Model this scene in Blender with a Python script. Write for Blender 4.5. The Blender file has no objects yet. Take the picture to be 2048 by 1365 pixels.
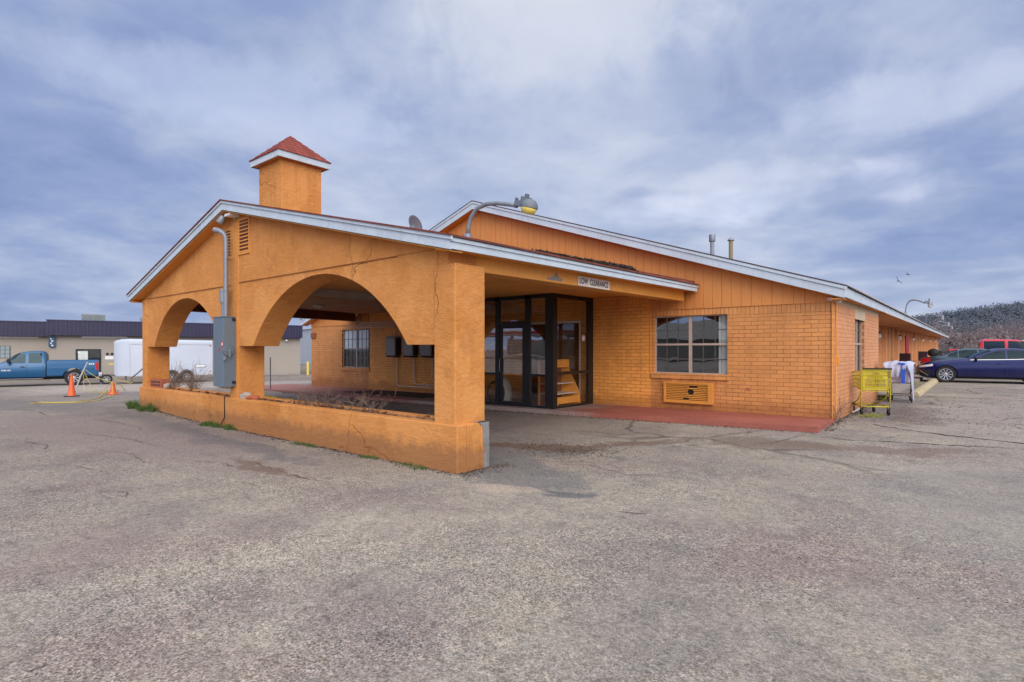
import bpy, bmesh, math, random
from math import sin, cos, pi, radians, sqrt, exp, atan2
from mathutils import Vector, Matrix
random.seed(7)
SC = bpy.context.scene
COL = SC.collection

# ------------------------------------------------------------------ mesh helpers
class MB:
    """collects geometry and links it as ONE mesh object"""
    def __init__(s): s.v = []; s.f = []; s.m = []; s.cur = 0
    def add(s, vs, fs, M=None):
        o = len(s.v)
        for p in vs:
            p = Vector(p)
            s.v.append(M @ p if M else p)
        for f in fs:
            s.f.append([i + o for i in f]); s.m.append(s.cur)
        return s
    def box(s, x0, x1, y0, y1, z0, z1, M=None):
        vs = [(x, y, z) for z in (z0, z1) for y in (y0, y1) for x in (x0, x1)]
        return s.add(vs, [(0, 2, 3, 1), (4, 5, 7, 6), (0, 1, 5, 4), (2, 6, 7, 3), (0, 4, 6, 2), (1, 3, 7, 5)], M)
    def hexa(s, b, t):
        """bottom quad b, top quad t (same winding, counter-clockwise from above)"""
        return s.add(list(b) + list(t), [(3, 2, 1, 0), (4, 5, 6, 7), (0, 1, 5, 4), (1, 2, 6, 5), (2, 3, 7, 6), (3, 0, 4, 7)])
    def prism(s, poly, axis, a, b, M=None):
        """polygon extruded along an axis; poly in the remaining two axes"""
        n = len(poly)
        def P(p, t):
            return {'x': (t, p[0], p[1]), 'y': (p[0], t, p[1]), 'z': (p[0], p[1], t)}[axis]
        vs = [P(p, a) for p in poly] + [P(p, b) for p in poly]
        fs = [tuple(range(n)), tuple(range(2 * n - 1, n - 1, -1))]
        fs += [(i, i + n, (i + 1) % n + n, (i + 1) % n) for i in range(n)]
        return s.add(vs, fs, M)
    def tube(s, path, r, n=8, M=None, cap=True):
        path = [Vector(p) for p in path]
        if not isinstance(r, (list, tuple)): r = [r] * len(path)
        rings = []; up = None
        for i, p in enumerate(path):
            d = (path[min(i + 1, len(path) - 1)] - path[max(i - 1, 0)])
            if d.length < 1e-9: d = Vector((0, 0, 1))
            d.normalize()
            if up is None:
                up = Vector((0, 0, 1)) if abs(d.z) < .9 else Vector((1, 0, 0))
            a = d.cross(up)
            if a.length < 1e-6: a = d.cross(Vector((0, 1, 0)))
            a.normalize(); b = a.cross(d); up = b
            rings.append([p + (a * cos(2 * pi * k / n) + b * sin(2 * pi * k / n)) * r[i] for k in range(n)])
        vs = [q for R in rings for q in R]; fs = []
        for i in range(len(rings) - 1):
            for k in range(n):
                k2 = (k + 1) % n
                fs.append((i * n + k, i * n + k2, (i + 1) * n + k2, (i + 1) * n + k))
        if cap:
            fs.append(tuple(range(n - 1, -1, -1))); fs.append(tuple(range((len(rings) - 1) * n, len(rings) * n)))
        return s.add(vs, fs, M)
    def lathe(s, prof, n=24, M=None, close=False):
        """profile (radius, z) turned about z"""
        vs = []; fs = []
        for r, z in prof:
            for k in range(n):
                a = 2 * pi * k / n; vs.append((r * cos(a), r * sin(a), z))
        L = len(prof)
        for i in range(L if close else L - 1):
            j = (i + 1) % L
            for k in range(n):
                k2 = (k + 1) % n
                fs.append((i * n + k, i * n + k2, j * n + k2, j * n + k))
        if not close:
            if prof[0][0] > 1e-5: fs.append(tuple(range(n - 1, -1, -1)))
            if prof[-1][0] > 1e-5: fs.append(tuple(range((L - 1) * n, L * n)))
        return s.add(vs, fs, M)
    def grid(s, rows, M=None):
        n = len(rows[0]); vs = [p for r in rows for p in r]
        fs = [(i * n + k, i * n + k + 1, (i + 1) * n + k + 1, (i + 1) * n + k) for i in range(len(rows) - 1) for k in range(n - 1)]
        return s.add(vs, fs, M)
    def build(s, name, mats, parent=None, smooth=False, bevel=0, seg=2, local=False, fixn=True, autos=None):
        if name == 'pane' and len(s.v) == 8:      # a sheet of glass is a single surface
            ex = [max(v[i] for v in s.v) - min(v[i] for v in s.v) for i in range(3)]; ax = ex.index(min(ex)); md = sum(v[ax] for v in s.v) / 8
            lo = [min(v[i] for v in s.v) for i in range(3)]; hi = [max(v[i] for v in s.v) for i in range(3)]; o1, o2 = [i for i in range(3) if i != ax]; q = []
            for a, b in ((lo[o1], lo[o2]), (hi[o1], lo[o2]), (hi[o1], hi[o2]), (lo[o1], hi[o2])):
                p = [0, 0, 0]; p[ax] = md; p[o1] = a; p[o2] = b; q.append(Vector(p))
            s.v, s.f, s.m = q, [[0, 1, 2, 3]], [0]
        me = bpy.data.meshes.new(name)
        off = Vector((0, 0, 0)) if local or parent is None else OFF.get(parent.name, Vector((0, 0, 0)))
        me.from_pydata([v - off for v in s.v], [], s.f)
        if not isinstance(mats, (list, tuple)): mats = [mats]
        for m in mats: me.materials.append(m)
        for p, k in zip(me.polygons, s.m): p.material_index = k
        if fixn or bevel:
            bm = bmesh.new(); bm.from_mesh(me)
            if bevel:
                bmesh.ops.remove_doubles(bm, verts=bm.verts, dist=1e-5)
                es = [e for e in bm.edges if len(e.link_faces) == 2 and e.calc_face_angle(0) > .5]
                bmesh.ops.bevel(bm, geom=es, offset=bevel, segments=seg, affect='EDGES', clamp_overlap=True, profile=.5)
            if fixn: bmesh.ops.recalc_face_normals(bm, faces=bm.faces)
            bm.to_mesh(me); bm.free()
        if smooth:
            for p in me.polygons: p.use_smooth = True
            if autos is not None: me.set_sharp_from_angle(angle=autos)
        o = bpy.data.objects.new(name, me); COL.objects.link(o)
        if parent is not None:
            o.parent = parent; OFF[o.name] = off
        return o
OFF = {}
def tag(o, label=None, cat=None, group=None, kind=None):
    if label: o['label'] = label
    if cat: o['category'] = cat
    if group: o['group'] = group
    if kind: o['kind'] = kind
    return o
def thing(name, label, cat, loc=(0, 0, 0), rz=0, group=None):
    o = bpy.data.objects.new(name, None); COL.objects.link(o)
    o.location = loc; o.rotation_euler = (0, 0, rz); o.empty_display_size = .2
    OFF[o.name] = Vector(loc)
    return tag(o, label, cat, group)
def struct(o): return tag(o, kind='structure')
def copy_tree(o, parent=None):
    c = o.copy(); COL.objects.link(c)
    if parent is not None: c.parent = parent
    for ch in list(o.children): copy_tree(ch, c)
    return c
def rot(axis, a): return Matrix.Rotation(a, 4, axis)
def tr(x, y, z): return Matrix.Translation((x, y, z))
def text_mesh(name, body, size, mat, parent, M, extrude=.002, squeeze=1.0):
    cu = bpy.data.curves.new('lettering', 'FONT'); cu.body = body; cu.size = size; cu.extrude = extrude; cu.offset = size * .022
    cu.align_x = 'CENTER'; cu.align_y = 'CENTER'
    tmp = bpy.data.objects.new('lettering', cu); COL.objects.link(tmp)
    bpy.context.view_layer.update()
    me = bpy.data.meshes.new_from_object(tmp.evaluated_get(bpy.context.evaluated_depsgraph_get()))
    bpy.data.objects.remove(tmp); bpy.data.curves.remove(cu)
    me.transform(M @ Matrix.Diagonal((squeeze, 1, 1, 1)))
    me.materials.clear(); me.materials.append(mat)
    o = bpy.data.objects.new(name, me); COL.objects.link(o)
    o.parent = parent
    return o
def ss(a, b, x):
    t = min(1, max(0, (x - a) / (b - a))); return t * t * (3 - 2 * t)
def interp(pts, x):
    if x <= pts[0][0]: return pts[0][1]
    if x >= pts[-1][0]: return pts[-1][1]
    for i in range(len(pts) - 1):
        x0, y0 = pts[i]; x1, y1 = pts[i + 1]
        if x <= x1:
            t = (x - x0) / (x1 - x0)
            sl = (y1 - y0) / (x1 - x0)
            def sec(j):
                if j <= 0 or j >= len(pts) - 1: return None
                a = (pts[j][1] - pts[j - 1][1]) / (pts[j][0] - pts[j - 1][0]); b = (pts[j + 1][1] - pts[j][1]) / (pts[j + 1][0] - pts[j][0])
                return 0 if a * b <= 0 else 2 * a * b / (a + b)
            m0 = sec(i); m1 = sec(i + 1)
            if m0 is None: m0 = sl
            if m1 is None: m1 = sl
            h = x1 - x0; t2 = t * t; t3 = t2 * t
            return (2 * t3 - 3 * t2 + 1) * y0 + (t3 - 2 * t2 + t) * h * m0 + (-2 * t3 + 3 * t2) * y1 + (t3 - t2) * h * m1

# ------------------------------------------------------------------ material helpers
class NT:
    def __init__(s, mat):
        s.t = mat.node_tree; s.t.nodes.clear()
    def n(s, typ, **kw):
        nd = s.t.nodes.new(typ)
        for k, v in kw.items():
            if k.startswith('i_'):
                key = k[2:]; key = int(key) if key.isdigit() else key.replace('_', ' ')
                s.set(nd, key, v)
            else: setattr(nd, k, v)
        return nd
    def set(s, nd, key, v):
        sock = nd.inputs[key]
        if isinstance(v, bpy.types.NodeSocket): s.t.links.new(v, sock)
        elif isinstance(v, bpy.types.Node): s.t.links.new(v.outputs[0], sock)
        else:
            if isinstance(v, (tuple, list)) and len(v) == 3 and len(sock.default_value) == 4: v = (*v, 1)
            sock.default_value = v
    def math(s, op, a, b=0.0, c=None, clamp=False):
        nd = s.n('ShaderNodeMath', operation=op, use_clamp=clamp)
        s.set(nd, 0, a); s.set(nd, 1, b)
        if c is not None: s.set(nd, 2, c)
        return nd.outputs[0]
    def vmath(s, op, a, b):
        nd = s.n('ShaderNodeVectorMath', operation=op); s.set(nd, 0, a); s.set(nd, 1, b)
        return nd.outputs[0]
    def mix(s, f, a, b, mode='MIX'):
        nd = s.n('ShaderNodeMix', data_type='RGBA', blend_type=mode)
        s.set(nd, 0, f)
        for i, v in ((6, a), (7, b)):
            s.set(nd, i, v)
        return nd.outputs[2]
    def ramp(s, f, stops, interp='LINEAR'):
        nd = s.n('ShaderNodeValToRGB'); r = nd.color_ramp; r.interpolation = interp
        while len(r.elements) < len(stops): r.elements.new(.5)
        for e, (p, c) in zip(r.elements, stops):
            e.position = p; e.color = (c, c, c, 1) if isinstance(c, (int, float)) else (*c, 1)
        s.set(nd, 0, f); return nd.outputs[0]
    def noise(s, vec, scale, detail=3, rough=.55, dist=0):
        nd = s.n('ShaderNodeTexNoise'); s.set(nd, 'Vector', vec); s.set(nd, 'Scale', scale); s.set(nd, 'Detail', detail); s.set(nd, 'Roughness', rough); s.set(nd, 'Distortion', dist)
        return nd.outputs[0]
    def pos(s): return s.n('ShaderNodeNewGeometry').outputs['Position']
    def obj(s): return s.n('ShaderNodeTexCoord').outputs['Object']
    def sep(s, v):
        nd = s.n('ShaderNodeSeparateXYZ'); s.set(nd, 0, v); return nd.outputs
    def comb(s, x, y, z):
        nd = s.n('ShaderNodeCombineXYZ'); s.set(nd, 0, x); s.set(nd, 1, y); s.set(nd, 2, z); return nd.outputs[0]
    def bump(s, h, strength, dist=.01):
        nd = s.n('ShaderNodeBump'); s.set(nd, 'Height', h); s.set(nd, 'Strength', strength); s.set(nd, 'Distance', dist); return nd.outputs[0]
    def out(s, col, rough=.7, metal=0, normal=None, spec=.4, **kw):
        b = s.n('ShaderNodeBsdfPrincipled')
        s.set(b, 'Base Color', col); s.set(b, 'Roughness', rough); s.set(b, 'Metallic', metal); s.set(b, 'Specular IOR Level', spec)
        if normal is not None: s.set(b, 'Normal', normal)
        for k, v in kw.items(): s.set(b, k.replace('_', ' '), v)
        o = s.n('ShaderNodeOutputMaterial'); s.t.links.new(b.outputs[0], o.inputs[0]); return b
MATS = {}
def newmat(name):
    m = bpy.data.materials.new(name); m.use_nodes = True; MATS[name] = m; return m, NT(m)
def mul(c, k): return tuple(x * k for x in c)
def paint(name, c, rough=.6, var=.12, scale=1.5, fine=40, bump=0, bscale=80, streak=0, dirt=0, metal=0, spec=.4, dcol=(.10, .075, .05), coat=0, objc=False, peel=0, peelc=(.3, .28, .25)):
    m, t = newmat(name); p = t.obj() if objc else t.pos()
    a = t.noise(p, scale, 4, .6); b = t.noise(p, fine, 3, .6)
    f = t.math('ADD', t.math('MULTIPLY', a, .6), t.math('MULTIPLY', b, .4))
    col = t.mix(t.ramp(f, [(.3, 0), (.7, 1)]), mul(c, 1 - var), mul(c, 1 + var))
    if streak:
        s_ = t.noise(t.vmath('MULTIPLY', p, (5, 5, .35)), 1.6, 4, .65)
        col = t.mix(t.math('MULTIPLY', t.ramp(s_, [(.52, 0), (.75, 1)]), streak), col, dcol)
    if dirt:
        z = t.sep(p)[2]
        dz = t.math('ADD', z, t.math('MULTIPLY', t.noise(p, 3, 4), -.35))
        col = t.mix(t.math('MULTIPLY', t.ramp(dz, [(-.12 + .12, 1), (.35, 0)]), dirt), col, dcol)
    if peel:
        pn = t.noise(p, 4, 6, .7)
        col = t.mix(t.math('MULTIPLY', t.ramp(pn, [(.6, 0), (.63, 1)]), peel), col, peelc)
    nr = None
    if bump: nr = t.bump(t.math('ADD', t.noise(p, bscale, 4, .65), t.math('MULTIPLY', t.noise(p, bscale * .2, 3), .6)), bump, .012)
    kw = {}
    if coat: kw = dict(Coat_Weight=coat, Coat_Roughness=.03)
    t.out(col, rough, metal, nr, spec, **kw)
    return m
def brick_mat(name, axis, c, cm, soldier=False, hrow=.0835, wid=.252):
    m, t = newmat(name); p = t.pos(); x, y, z = t.sep(p)
    u = x if axis == 'x' else y
    wob = t.math('MULTIPLY', t.math('SUBTRACT', t.noise(p, 1.3, 2), .5), .012)
    if soldier: v = t.comb(t.math('ADD', z, .06), u, 0)
    else: v = t.comb(u, t.math('ADD', z, wob), 0)
    b = t.n('ShaderNodeTexBrick', offset=.5 if not soldier else 0.0, offset_frequency=2)
    for k, val in (('Vector', v), ('Scale', 1.0), ('Mortar Size', .0055), ('Mortar Smooth', .25), ('Bias', 0.0), ('Brick Width', wid if not soldier else .46), ('Row Height', hrow if not soldier else .0875)):
        t.set(b, k, val)
    t.set(b, 'Color1', (*mul(c, 1.07), 1)); t.set(b, 'Color2', (*mul(c, .91), 1)); t.set(b, 'Mortar', (*cm, 1))
    big = t.noise(p, .7, 4); fine = t.noise(p, 30, 4, .7)
    col = t.mix(t.ramp(big, [(.3, 0), (.7, 1)]), mul((1, 1, 1), .88), (1.1, 1.08, 1.04))
    col = t.mix(1.0, b.outputs['Color'], col, 'MULTIPLY')
    col = t.mix(t.math('MULTIPLY', t.ramp(fine, [(.35, 1), (.6, 0)]), .22), col, mul(c, .6))
    col = t.mix(t.ramp(t.noise(t.vmath('MULTIPLY', p, (2.2, 2.2, .5)), 1.5, 5, .7), [(.52, 0), (.72, .38)]), col, mul(cm, 1.25))
    sp = t.ramp(t.noise(p, 17, 3, .6), [(.70, 0), (.75, .7)]); col = t.mix(sp, col, mul(cm, 1.3))
    # paint bridges part of the joints
    br = t.ramp(t.noise(p, 2.2, 4), [(.42, 0), (.62, .7)])
    col = t.mix(t.math('MULTIPLY', br, b.outputs['Fac']), col, mul(c, .8))
    dz = t.math('ADD', z, t.math('MULTIPLY', t.noise(p, 2.5, 4), -.5))
    col = t.mix(t.math('MULTIPLY', t.ramp(dz, [(0, .6), (.22, 0)]), .8), col, mul(cm, .8))
    if axis == 'x':
        sn = t.noise(t.vmath('MULTIPLY', p, (7, 7, .6)), 1.6, 4, .6)
        for (xa, xb, zt, dp) in ((-5.95, -4.05, .84, .55), (-5.6, -4.4, .31, .3), (-18.6, -16.7, .72, .6), (-15.6, -13.2, 1.25, .8)):
            mx_ = t.math('MULTIPLY', t.ramp(t.math('ADD', t.math('MULTIPLY', t.math('SUBTRACT', x, xa), 1.0), .0), [(0, 0), (.12, 1)]), t.ramp(t.math('SUBTRACT', xb, x), [(0, 0), (.12, 1)]))
            mz_ = t.ramp(t.math('DIVIDE', t.math('SUBTRACT', zt, z), dp), [(0.0, 0), (.01, 1), (1, 0)])
            col = t.mix(t.math('MULTIPLY', t.math('MULTIPLY', mx_, mz_), t.ramp(sn, [(.42, 0), (.65, .55)])), col, mul(cm, 1.2))
    h = t.math('SUBTRACT', t.math('MULTIPLY', fine, .25), b.outputs['Fac'])
    t.out(col, .62, 0, t.bump(h, .55, .012), .35)
    return m
def siding_mat(name, axis, c, pitch=.203):
    m, t = newmat(name); p = t.pos(); x, y, z = t.sep(p); u = x if axis == 'x' else y
    fr = t.math('FRACT', t.math('DIVIDE', u, pitch))
    cell = t.math('FLOOR', t.math('DIVIDE', u, pitch))
    g = t.ramp(fr, [(0.0, 1), (.05, 1), (.09, 0)])
    rnd = t.n('ShaderNodeTexWhiteNoise', noise_dimensions='1D'); t.set(rnd, 'W', cell)
    gs = t.math('MULTIPLY', g, t.math('ADD', t.math('MULTIPLY', rnd.outputs[0], .5), .10))
    grain = t.noise(t.vmath('MULTIPLY', p, (14, 14, .8)), 2.0, 5, .65); big = t.noise(p, .5, 3)
    f = t.math('ADD', t.math('MULTIPLY', grain, .5), t.math('MULTIPLY', big, .5))
    col = t.mix(t.ramp(f, [(.35, 0), (.65, 1)]), mul(c, .86), mul(c, 1.08))
    col = t.mix(gs, col, (c[0] * .38, c[1] * .28, c[2] * .3))
    t.out(col, .65, 0, t.bump(t.math('SUBTRACT', t.math('MULTIPLY', grain, .2), g), .5, .01), .3)
    return m
def shingle_mat(name, c, axis='y'):
    m, t = newmat(name); p = t.pos(); x, y, z = t.sep(p)
    b = t.n('ShaderNodeTexBrick', offset=.5)
    v = t.comb(y, x, 0) if axis == 'y' else t.comb(x, y, 0)
    for k, val in (('Vector', v), ('Scale', 1.0), ('Mortar Size', .004), ('Brick Width', .3), ('Row Height', .14), ('Bias', -.1)): t.set(b, k, val)
    t.set(b, 'Color1', (*mul(c, 1.15), 1)); t.set(b, 'Color2', (*mul(c, .75), 1)); t.set(b, 'Mortar', (*mul(c, .3), 1))
    col = t.mix(t.math('MULTIPLY', t.noise(p, 60, 2), .5), b.outputs['Color'], mul(c, .7))
    t.out(col, .9, 0, t.bump(t.math('SUBTRACT', t.noise(p, 90, 2), b.outputs['Fac']), .5, .01), .2)
    return m
def glass_mat(name, tint=(.55, .6, .6), refl=.18, rough=.01, gc=(.80, .85, .88)):
    m, t = newmat(name)
    g = t.n('ShaderNodeBsdfGlossy'); t.set(g, 'Color', (*gc, 1)); t.set(g, 'Roughness', rough)
    wob = t.bump(t.noise(t.pos(), 1.3, 2), .04, .05); t.set(g, 'Normal', wob)
    tp = t.n('ShaderNodeBsdfTransparent'); t.set(tp, 'Color', (*tint, 1))
    fr = t.n('ShaderNodeLayerWeight'); t.set(fr, 'Blend', .5)
    f = t.math('ADD', t.math('MULTIPLY', t.math('POWER', fr.outputs['Facing'], 4.0), .8), refl, clamp=True)
    mx = t.n('ShaderNodeMixShader'); t.set(mx, 0, f); t.t.links.new(tp.outputs[0], mx.inputs[1]); t.t.links.new(g.outputs[0], mx.inputs[2])
    o = t.n('ShaderNodeOutputMaterial'); t.t.links.new(mx.outputs[0], o.inputs[0]); return m
def carpaint(name, c, metal=.35, rough=.28):
    m, t = newmat(name); p = t.obj()
    fl = t.noise(p, 400, 1); du = t.noise(p, 2, 4); z = t.sep(p)[2]
    col = t.mix(t.math('MULTIPLY', fl, .35), c, mul(c, 1.5))
    dz = t.math('ADD', z, t.math('MULTIPLY', du, -.5))
    col = t.mix(t.ramp(dz, [(0, .14), (.4, 0)]), col, (.10, .09, .08))
    t.out(col, t.math('ADD', t.math('MULTIPLY', du, .18), rough - .08), metal, None, .5, Coat_Weight=.28, Coat_Roughness=.05)
    return m

# paint colours
ORG = (.60, .225, .048); ORGD = (.57, .20, .035)
M = {}
def stucco_mat():
    m, t = newmat('orange_stucco'); p = t.pos(); c = (.61, .235, .058)
    big = t.noise(p, .8, 5, .6); mid = t.noise(p, 6, 4, .65); fine = t.noise(p, 42, 4, .75); gr = t.noise(p, 120, 3, .7)
    f = t.math('ADD', t.math('MULTIPLY', big, .4), t.math('ADD', t.math('MULTIPLY', mid, .25), t.math('MULTIPLY', fine, .35)))
    col = t.mix(t.ramp(f, [(.36, 0), (.64, 1)]), (.54, .212, .046), (.78, .355, .118))
    col = t.mix(t.ramp(gr, [(.35, .45), (.6, 0)]), col, (.36, .12, .028))
    col = t.mix(t.ramp(t.noise(t.vmath('ADD', p, (4, 9, 2)), 1.9, 5, .65), [(.55, 0), (.75, .5)]), col, (.66, .31, .12))
    rp_ = t.ramp(t.noise(t.vmath('ADD', p, (14, 2, 5)), .9, 3, .5), [(.57, 0), (.585, .45)]); col = t.mix(rp_, col, (.72, .33, .10))
    rp2 = t.ramp(t.noise(t.vmath('ADD', p, (3, 22, 8)), 1.2, 4, .55), [(.62, 0), (.66, .4)]); col = t.mix(rp2, col, (.46, .19, .06))
    st = t.noise(t.vmath('MULTIPLY', p, (5, 5, .35)), 1.6, 4, .65); z = t.sep(p)[2]
    col = t.mix(t.math('MULTIPLY', t.ramp(st, [(.55, 0), (.8, 1)]), .10), col, (.34, .13, .045))
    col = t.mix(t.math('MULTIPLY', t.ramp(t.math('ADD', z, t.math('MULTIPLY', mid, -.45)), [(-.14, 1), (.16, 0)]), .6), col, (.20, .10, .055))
    col = t.mix(t.math('MULTIPLY', t.ramp(st, [(.46, 0), (.6, 1)]), t.ramp(z, [(.26, 0), (.29, .0), (.295, .22), (.33, 0)]) if False else t.math('MULTIPLY', t.ramp(t.math('MULTIPLY', z, .25), [(.62, 0), (.95, 1)]), .16)), col, (.33, .15, .04))
    wv = t.n('ShaderNodeTexNoise'); t.set(wv, 'Vector', p); t.set(wv, 'Scale', 2.5); t.set(wv, 'Detail', 4)
    ve = t.n('ShaderNodeTexVoronoi', feature='DISTANCE_TO_EDGE'); t.set(ve, 'Vector', t.vmath('ADD', p, t.vmath('MULTIPLY', t.vmath('SUBTRACT', wv.outputs['Color'], (.5, .5, .5)), (.7, .7, .7)))); t.set(ve, 'Scale', .55)
    ck = t.math('MULTIPLY', t.ramp(ve.outputs['Distance'], [(0, 1), (.003, .7), (.007, 0)]), t.ramp(t.noise(t.vmath('ADD', p, (7, 3, 1)), .6, 2), [(.5, 0), (.58, .8)]))
    col = t.mix(ck, col, (.22, .08, .025))
    sp = t.ramp(t.noise(t.vmath('ADD', p, (1, 6, 9)), 13, 3, .6), [(.70, 0), (.76, .55)]); col = t.mix(sp, col, (.36, .16, .06))
    tro = t.noise(t.vmath('MULTIPLY', p, (1, 1, 1.8)), 9, 4, .6)
    h = t.math('ADD', t.math('ADD', t.math('MULTIPLY', fine, .8), t.math('MULTIPLY', gr, .6)), t.math('SUBTRACT', t.math('MULTIPLY', tro, 1.6), ck))
    t.out(col, .85, 0, t.bump(h, .9, .014), .2); return m
M['stucco'] = stucco_mat()
M['stucco_worn'] = paint('grey_worn_render', (.22, .215, .21), .9, .4, 9, 60, .7, 60)
M['orange_wood'] = paint('orange_painted_wood', (.64, .27, .05), .55, .14, 1.2, 30, .12, 40, .22, dcol=(.25, .09, .03))
M['brick'] = brick_mat('orange_brick', 'x', (.63, .275, .088), (.23, .075, .026))
M['brick_side'] = brick_mat('orange_side_brick', 'y', (.64, .30, .14), (.34, .13, .055))
M['brick_mid'] = brick_mat('brightened_orange_brick', 'x', (.86, .37, .085), (.30, .10, .03))  # brick copy brightened to lift the dim wall under the portico
M['soldier_mid'] = brick_mat('brightened_soldier_course', 'x', (.86, .37, .085), (.30, .10, .03), True)  # same brightening put into the soldier course colour
M['soldier'] = brick_mat('soldier_course', 'x', (.63, .275, .088), (.21, .068, .022), True)
M['soldier_side'] = brick_mat('soldier_course_side', 'y', (.64, .30, .14), (.34, .13, .055), True)
M['pier'] = paint('peach_pier_paint', (.66, .33, .15), .7, .1, 1.5, 20, .15, 40)
M['siding'] = siding_mat('orange_siding', 'x', (.63, .25, .07))
M['fascia'] = paint('white_fascia_paint', (.47, .54, .61), .65, .12, 1.5, 25, .15, 50, .22, dcol=(.22, .21, .2))
M['shingle'] = shingle_mat('red_shingle', (.20, .06, .045))
M['shingle_red'] = shingle_mat('cupola_shingle', (.25, .062, .048), 'x')
M['roof_dark'] = shingle_mat('dark_shingle', (.10, .075, .08))
M['ceiling'] = paint('peeling_ceiling', (.50, .19, .045), .8, .3, 1.2, 12, .3, 25, 0, 0, peel=.85, peelc=(.24, .19, .15))
M['dark_beam'] = paint('dark_red_beam', (.16, .045, .025), .7, .3, 2, 20)
M['grey_beam'] = paint('grey_beam', (.33, .30, .27), .7, .2, 3, 30)
M['black_frame'] = paint('black_aluminium', (.012, .012, .014), .35, .3, 3, 40)
M['glass'] = glass_mat('window_glass', (.88, .9, .9), .13)
M['door_glass'] = glass_mat('vestibule_glass', (.92, .93, .93), .27)
M['side_glass'] = glass_mat('vestibule_side_glass', (.95, .96, .96), .05)
M['alum'] = paint('tan_aluminium', (.42, .33, .28), .5, .1, 2, 30)
M['muntin'] = paint('dark_muntin', (.09, .085, .08), .5, .1)
M['curtain'] = paint('white_curtain', (.93, .94, .92), .9, .1, 4, 30, .3, 6)
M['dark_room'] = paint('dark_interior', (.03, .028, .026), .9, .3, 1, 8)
M['redfloor'] = paint('red_painted_concrete', (.40, .105, .07), .75, .22, .9, 25, .25, 60, 0, 0, peel=.5, peelc=(.30, .2, .17))
M['concrete'] = paint('weathered_concrete', (.30, .27, .25), .9, .25, .8, 30, .4, 60)
M['darkpatch'] = paint('dark_asphalt', (.13, .125, .125), .9, .3, 1, 60, .4, 120)
M['galv'] = paint('galvanised_steel', (.23, .25, .285), .5, .15, 4, 50, metal=.35)
M['cabinet'] = paint('grey_cabinet_paint', (.125, .165, .205), .45, .07, 1.5, 20, streak=.15, dcol=(.14, .15, .16))
M['meter_grey'] = paint('grey_plastic', (.27, .27, .28), .5, .1)
M['black'] = paint('black_rubber', (.015, .015, .016), .7, .3, 5, 40, .1, 60)
M['red_sticker'] = paint('red_sticker', (.5, .03, .03), .5, .05)
M['white'] = paint('white_paint', (.72, .72, .72), .5, .06, 2, 30)
M['offwhite'] = paint('offwhite_board', (.66, .60, .54), .6, .1, 6, 30)
M['ink'] = paint('black_ink', (.06, .045, .05), .6, .2)
M['lens'] = paint('yellowed_lens', (.78, .62, .13), .25, .15, 20, 60, coat=.4)
M['chrome'] = paint('bright_metal', (.62, .63, .66), .22, .08, 3, 20, metal=.9)
M['conc_yellow'] = paint('faded_yellow_concrete', (.40, .33, .20), .85, .22, 3, 30, .4, 60, peel=.6, peelc=(.4, .36, .31))
M['tyre'] = paint('tyre_rubber', (.018, .018, .02), .8, .25, 5, 40, .2, 90)
M['alloy'] = paint('alloy_rim', (.50, .51, .54), .3, .1, 5, 20, metal=.8)
M['redlamp'] = paint('red_lamp', (.45, .012, .02), .2, .1, 3, 20, coat=.6)
M['clearlamp'] = paint('clear_lamp', (.55, .55, .56), .15, .2, 10, 30, coat=.8)
M['cargl'] = glass_mat('car_glass', (.06, .09, .10), .07, .01, (.30, .44, .52))
M['cone'] = paint('orange_cone', (.62, .11, .03), .5, .15, 4, 30, dirt=0)
M['yrope'] = paint('yellow_rope', (.52, .40, .07), .7, .25, 3, 30)
M['ycart'] = paint('yellow_cart', (.50, .42, .02), .4, .12, 3, 30)
M['greymetal'] = paint('dark_grey_metal', (.13, .13, .15), .5, .2, metal=.4)
M['sheet'] = paint('white_sheet', (.40, .43, .58), .85, .16, 9, 40, .5, 22)
M['bluecloth'] = paint('blue_plastic', (.02, .09, .55), .5, .15)
M['lilac'] = paint('grey_bin_plastic', (.42, .40, .47), .6, .1)
M['rack_wood'] = paint('orange_rack_wood', (.78, .32, .06), .5, .2, 3, 20, .1, 30)
M['rust_brick'] = paint('red_clay', (.36, .11, .06), .85, .25, 8, 60, .5, 70)
M['rock'] = paint('rubble', (.36, .30, .25), .95, .3, 9, 50, .6, 40)
M['soil'] = paint('dry_soil', (.20, .13, .08), .95, .4, 4, 40, .7, 60)
M['twig'] = paint('dry_twig', (.19, .13, .095), .9, .3, 5, 30)
M['grassg'] = paint('green_grass', (.045, .085, .012), .8, .35, 6, 40)
M['grassd'] = paint('yellow_green_weed', (.22, .22, .04), .8, .3, 6, 40)
M['leafd'] = paint('dead_leaf', (.028, .018, .014), .9, .4, 8, 40)
M['leafd2'] = paint('soil_litter', (.10, .07, .05), .95, .5, 20, 60)
M['bark'] = paint('bare_bark', (.13, .10, .10), .95, .3, 2, 20)
M['twigs_far'] = paint('bare_twigs', (.20, .155, .155), .95, .35, .5, 5)
M['purple'] = paint('purple_standing_seam', (.022, .020, .055), .45, .2, .5, 10)
M['tan'] = paint('tan_stucco', (.34, .305, .265), .85, .08, .4, 20, .2, 60, .15, dcol=(.3, .27, .23))
M['trailer'] = paint('white_trailer_skin', (.44, .49, .57), .4, .07, .8, 10, streak=.18, dcol=(.4, .4, .42))
M['hvac'] = paint('grey_hvac', (.19, .21, .225), .6, .15, 2, 20)
M['signblue'] = paint('blue_sign', (.03, .08, .16), .5, .2)
M['ypaint'] = paint('yellow_paint', (.66, .50, .08), .5, .15)
M['blue_truck'] = carpaint('teal_blue_paint', (.003, .072, .18), .2, .34)
M['blue_sedan'] = carpaint('deep_blue_paint', (.0015, .005, .07), .3, .2)
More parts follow.
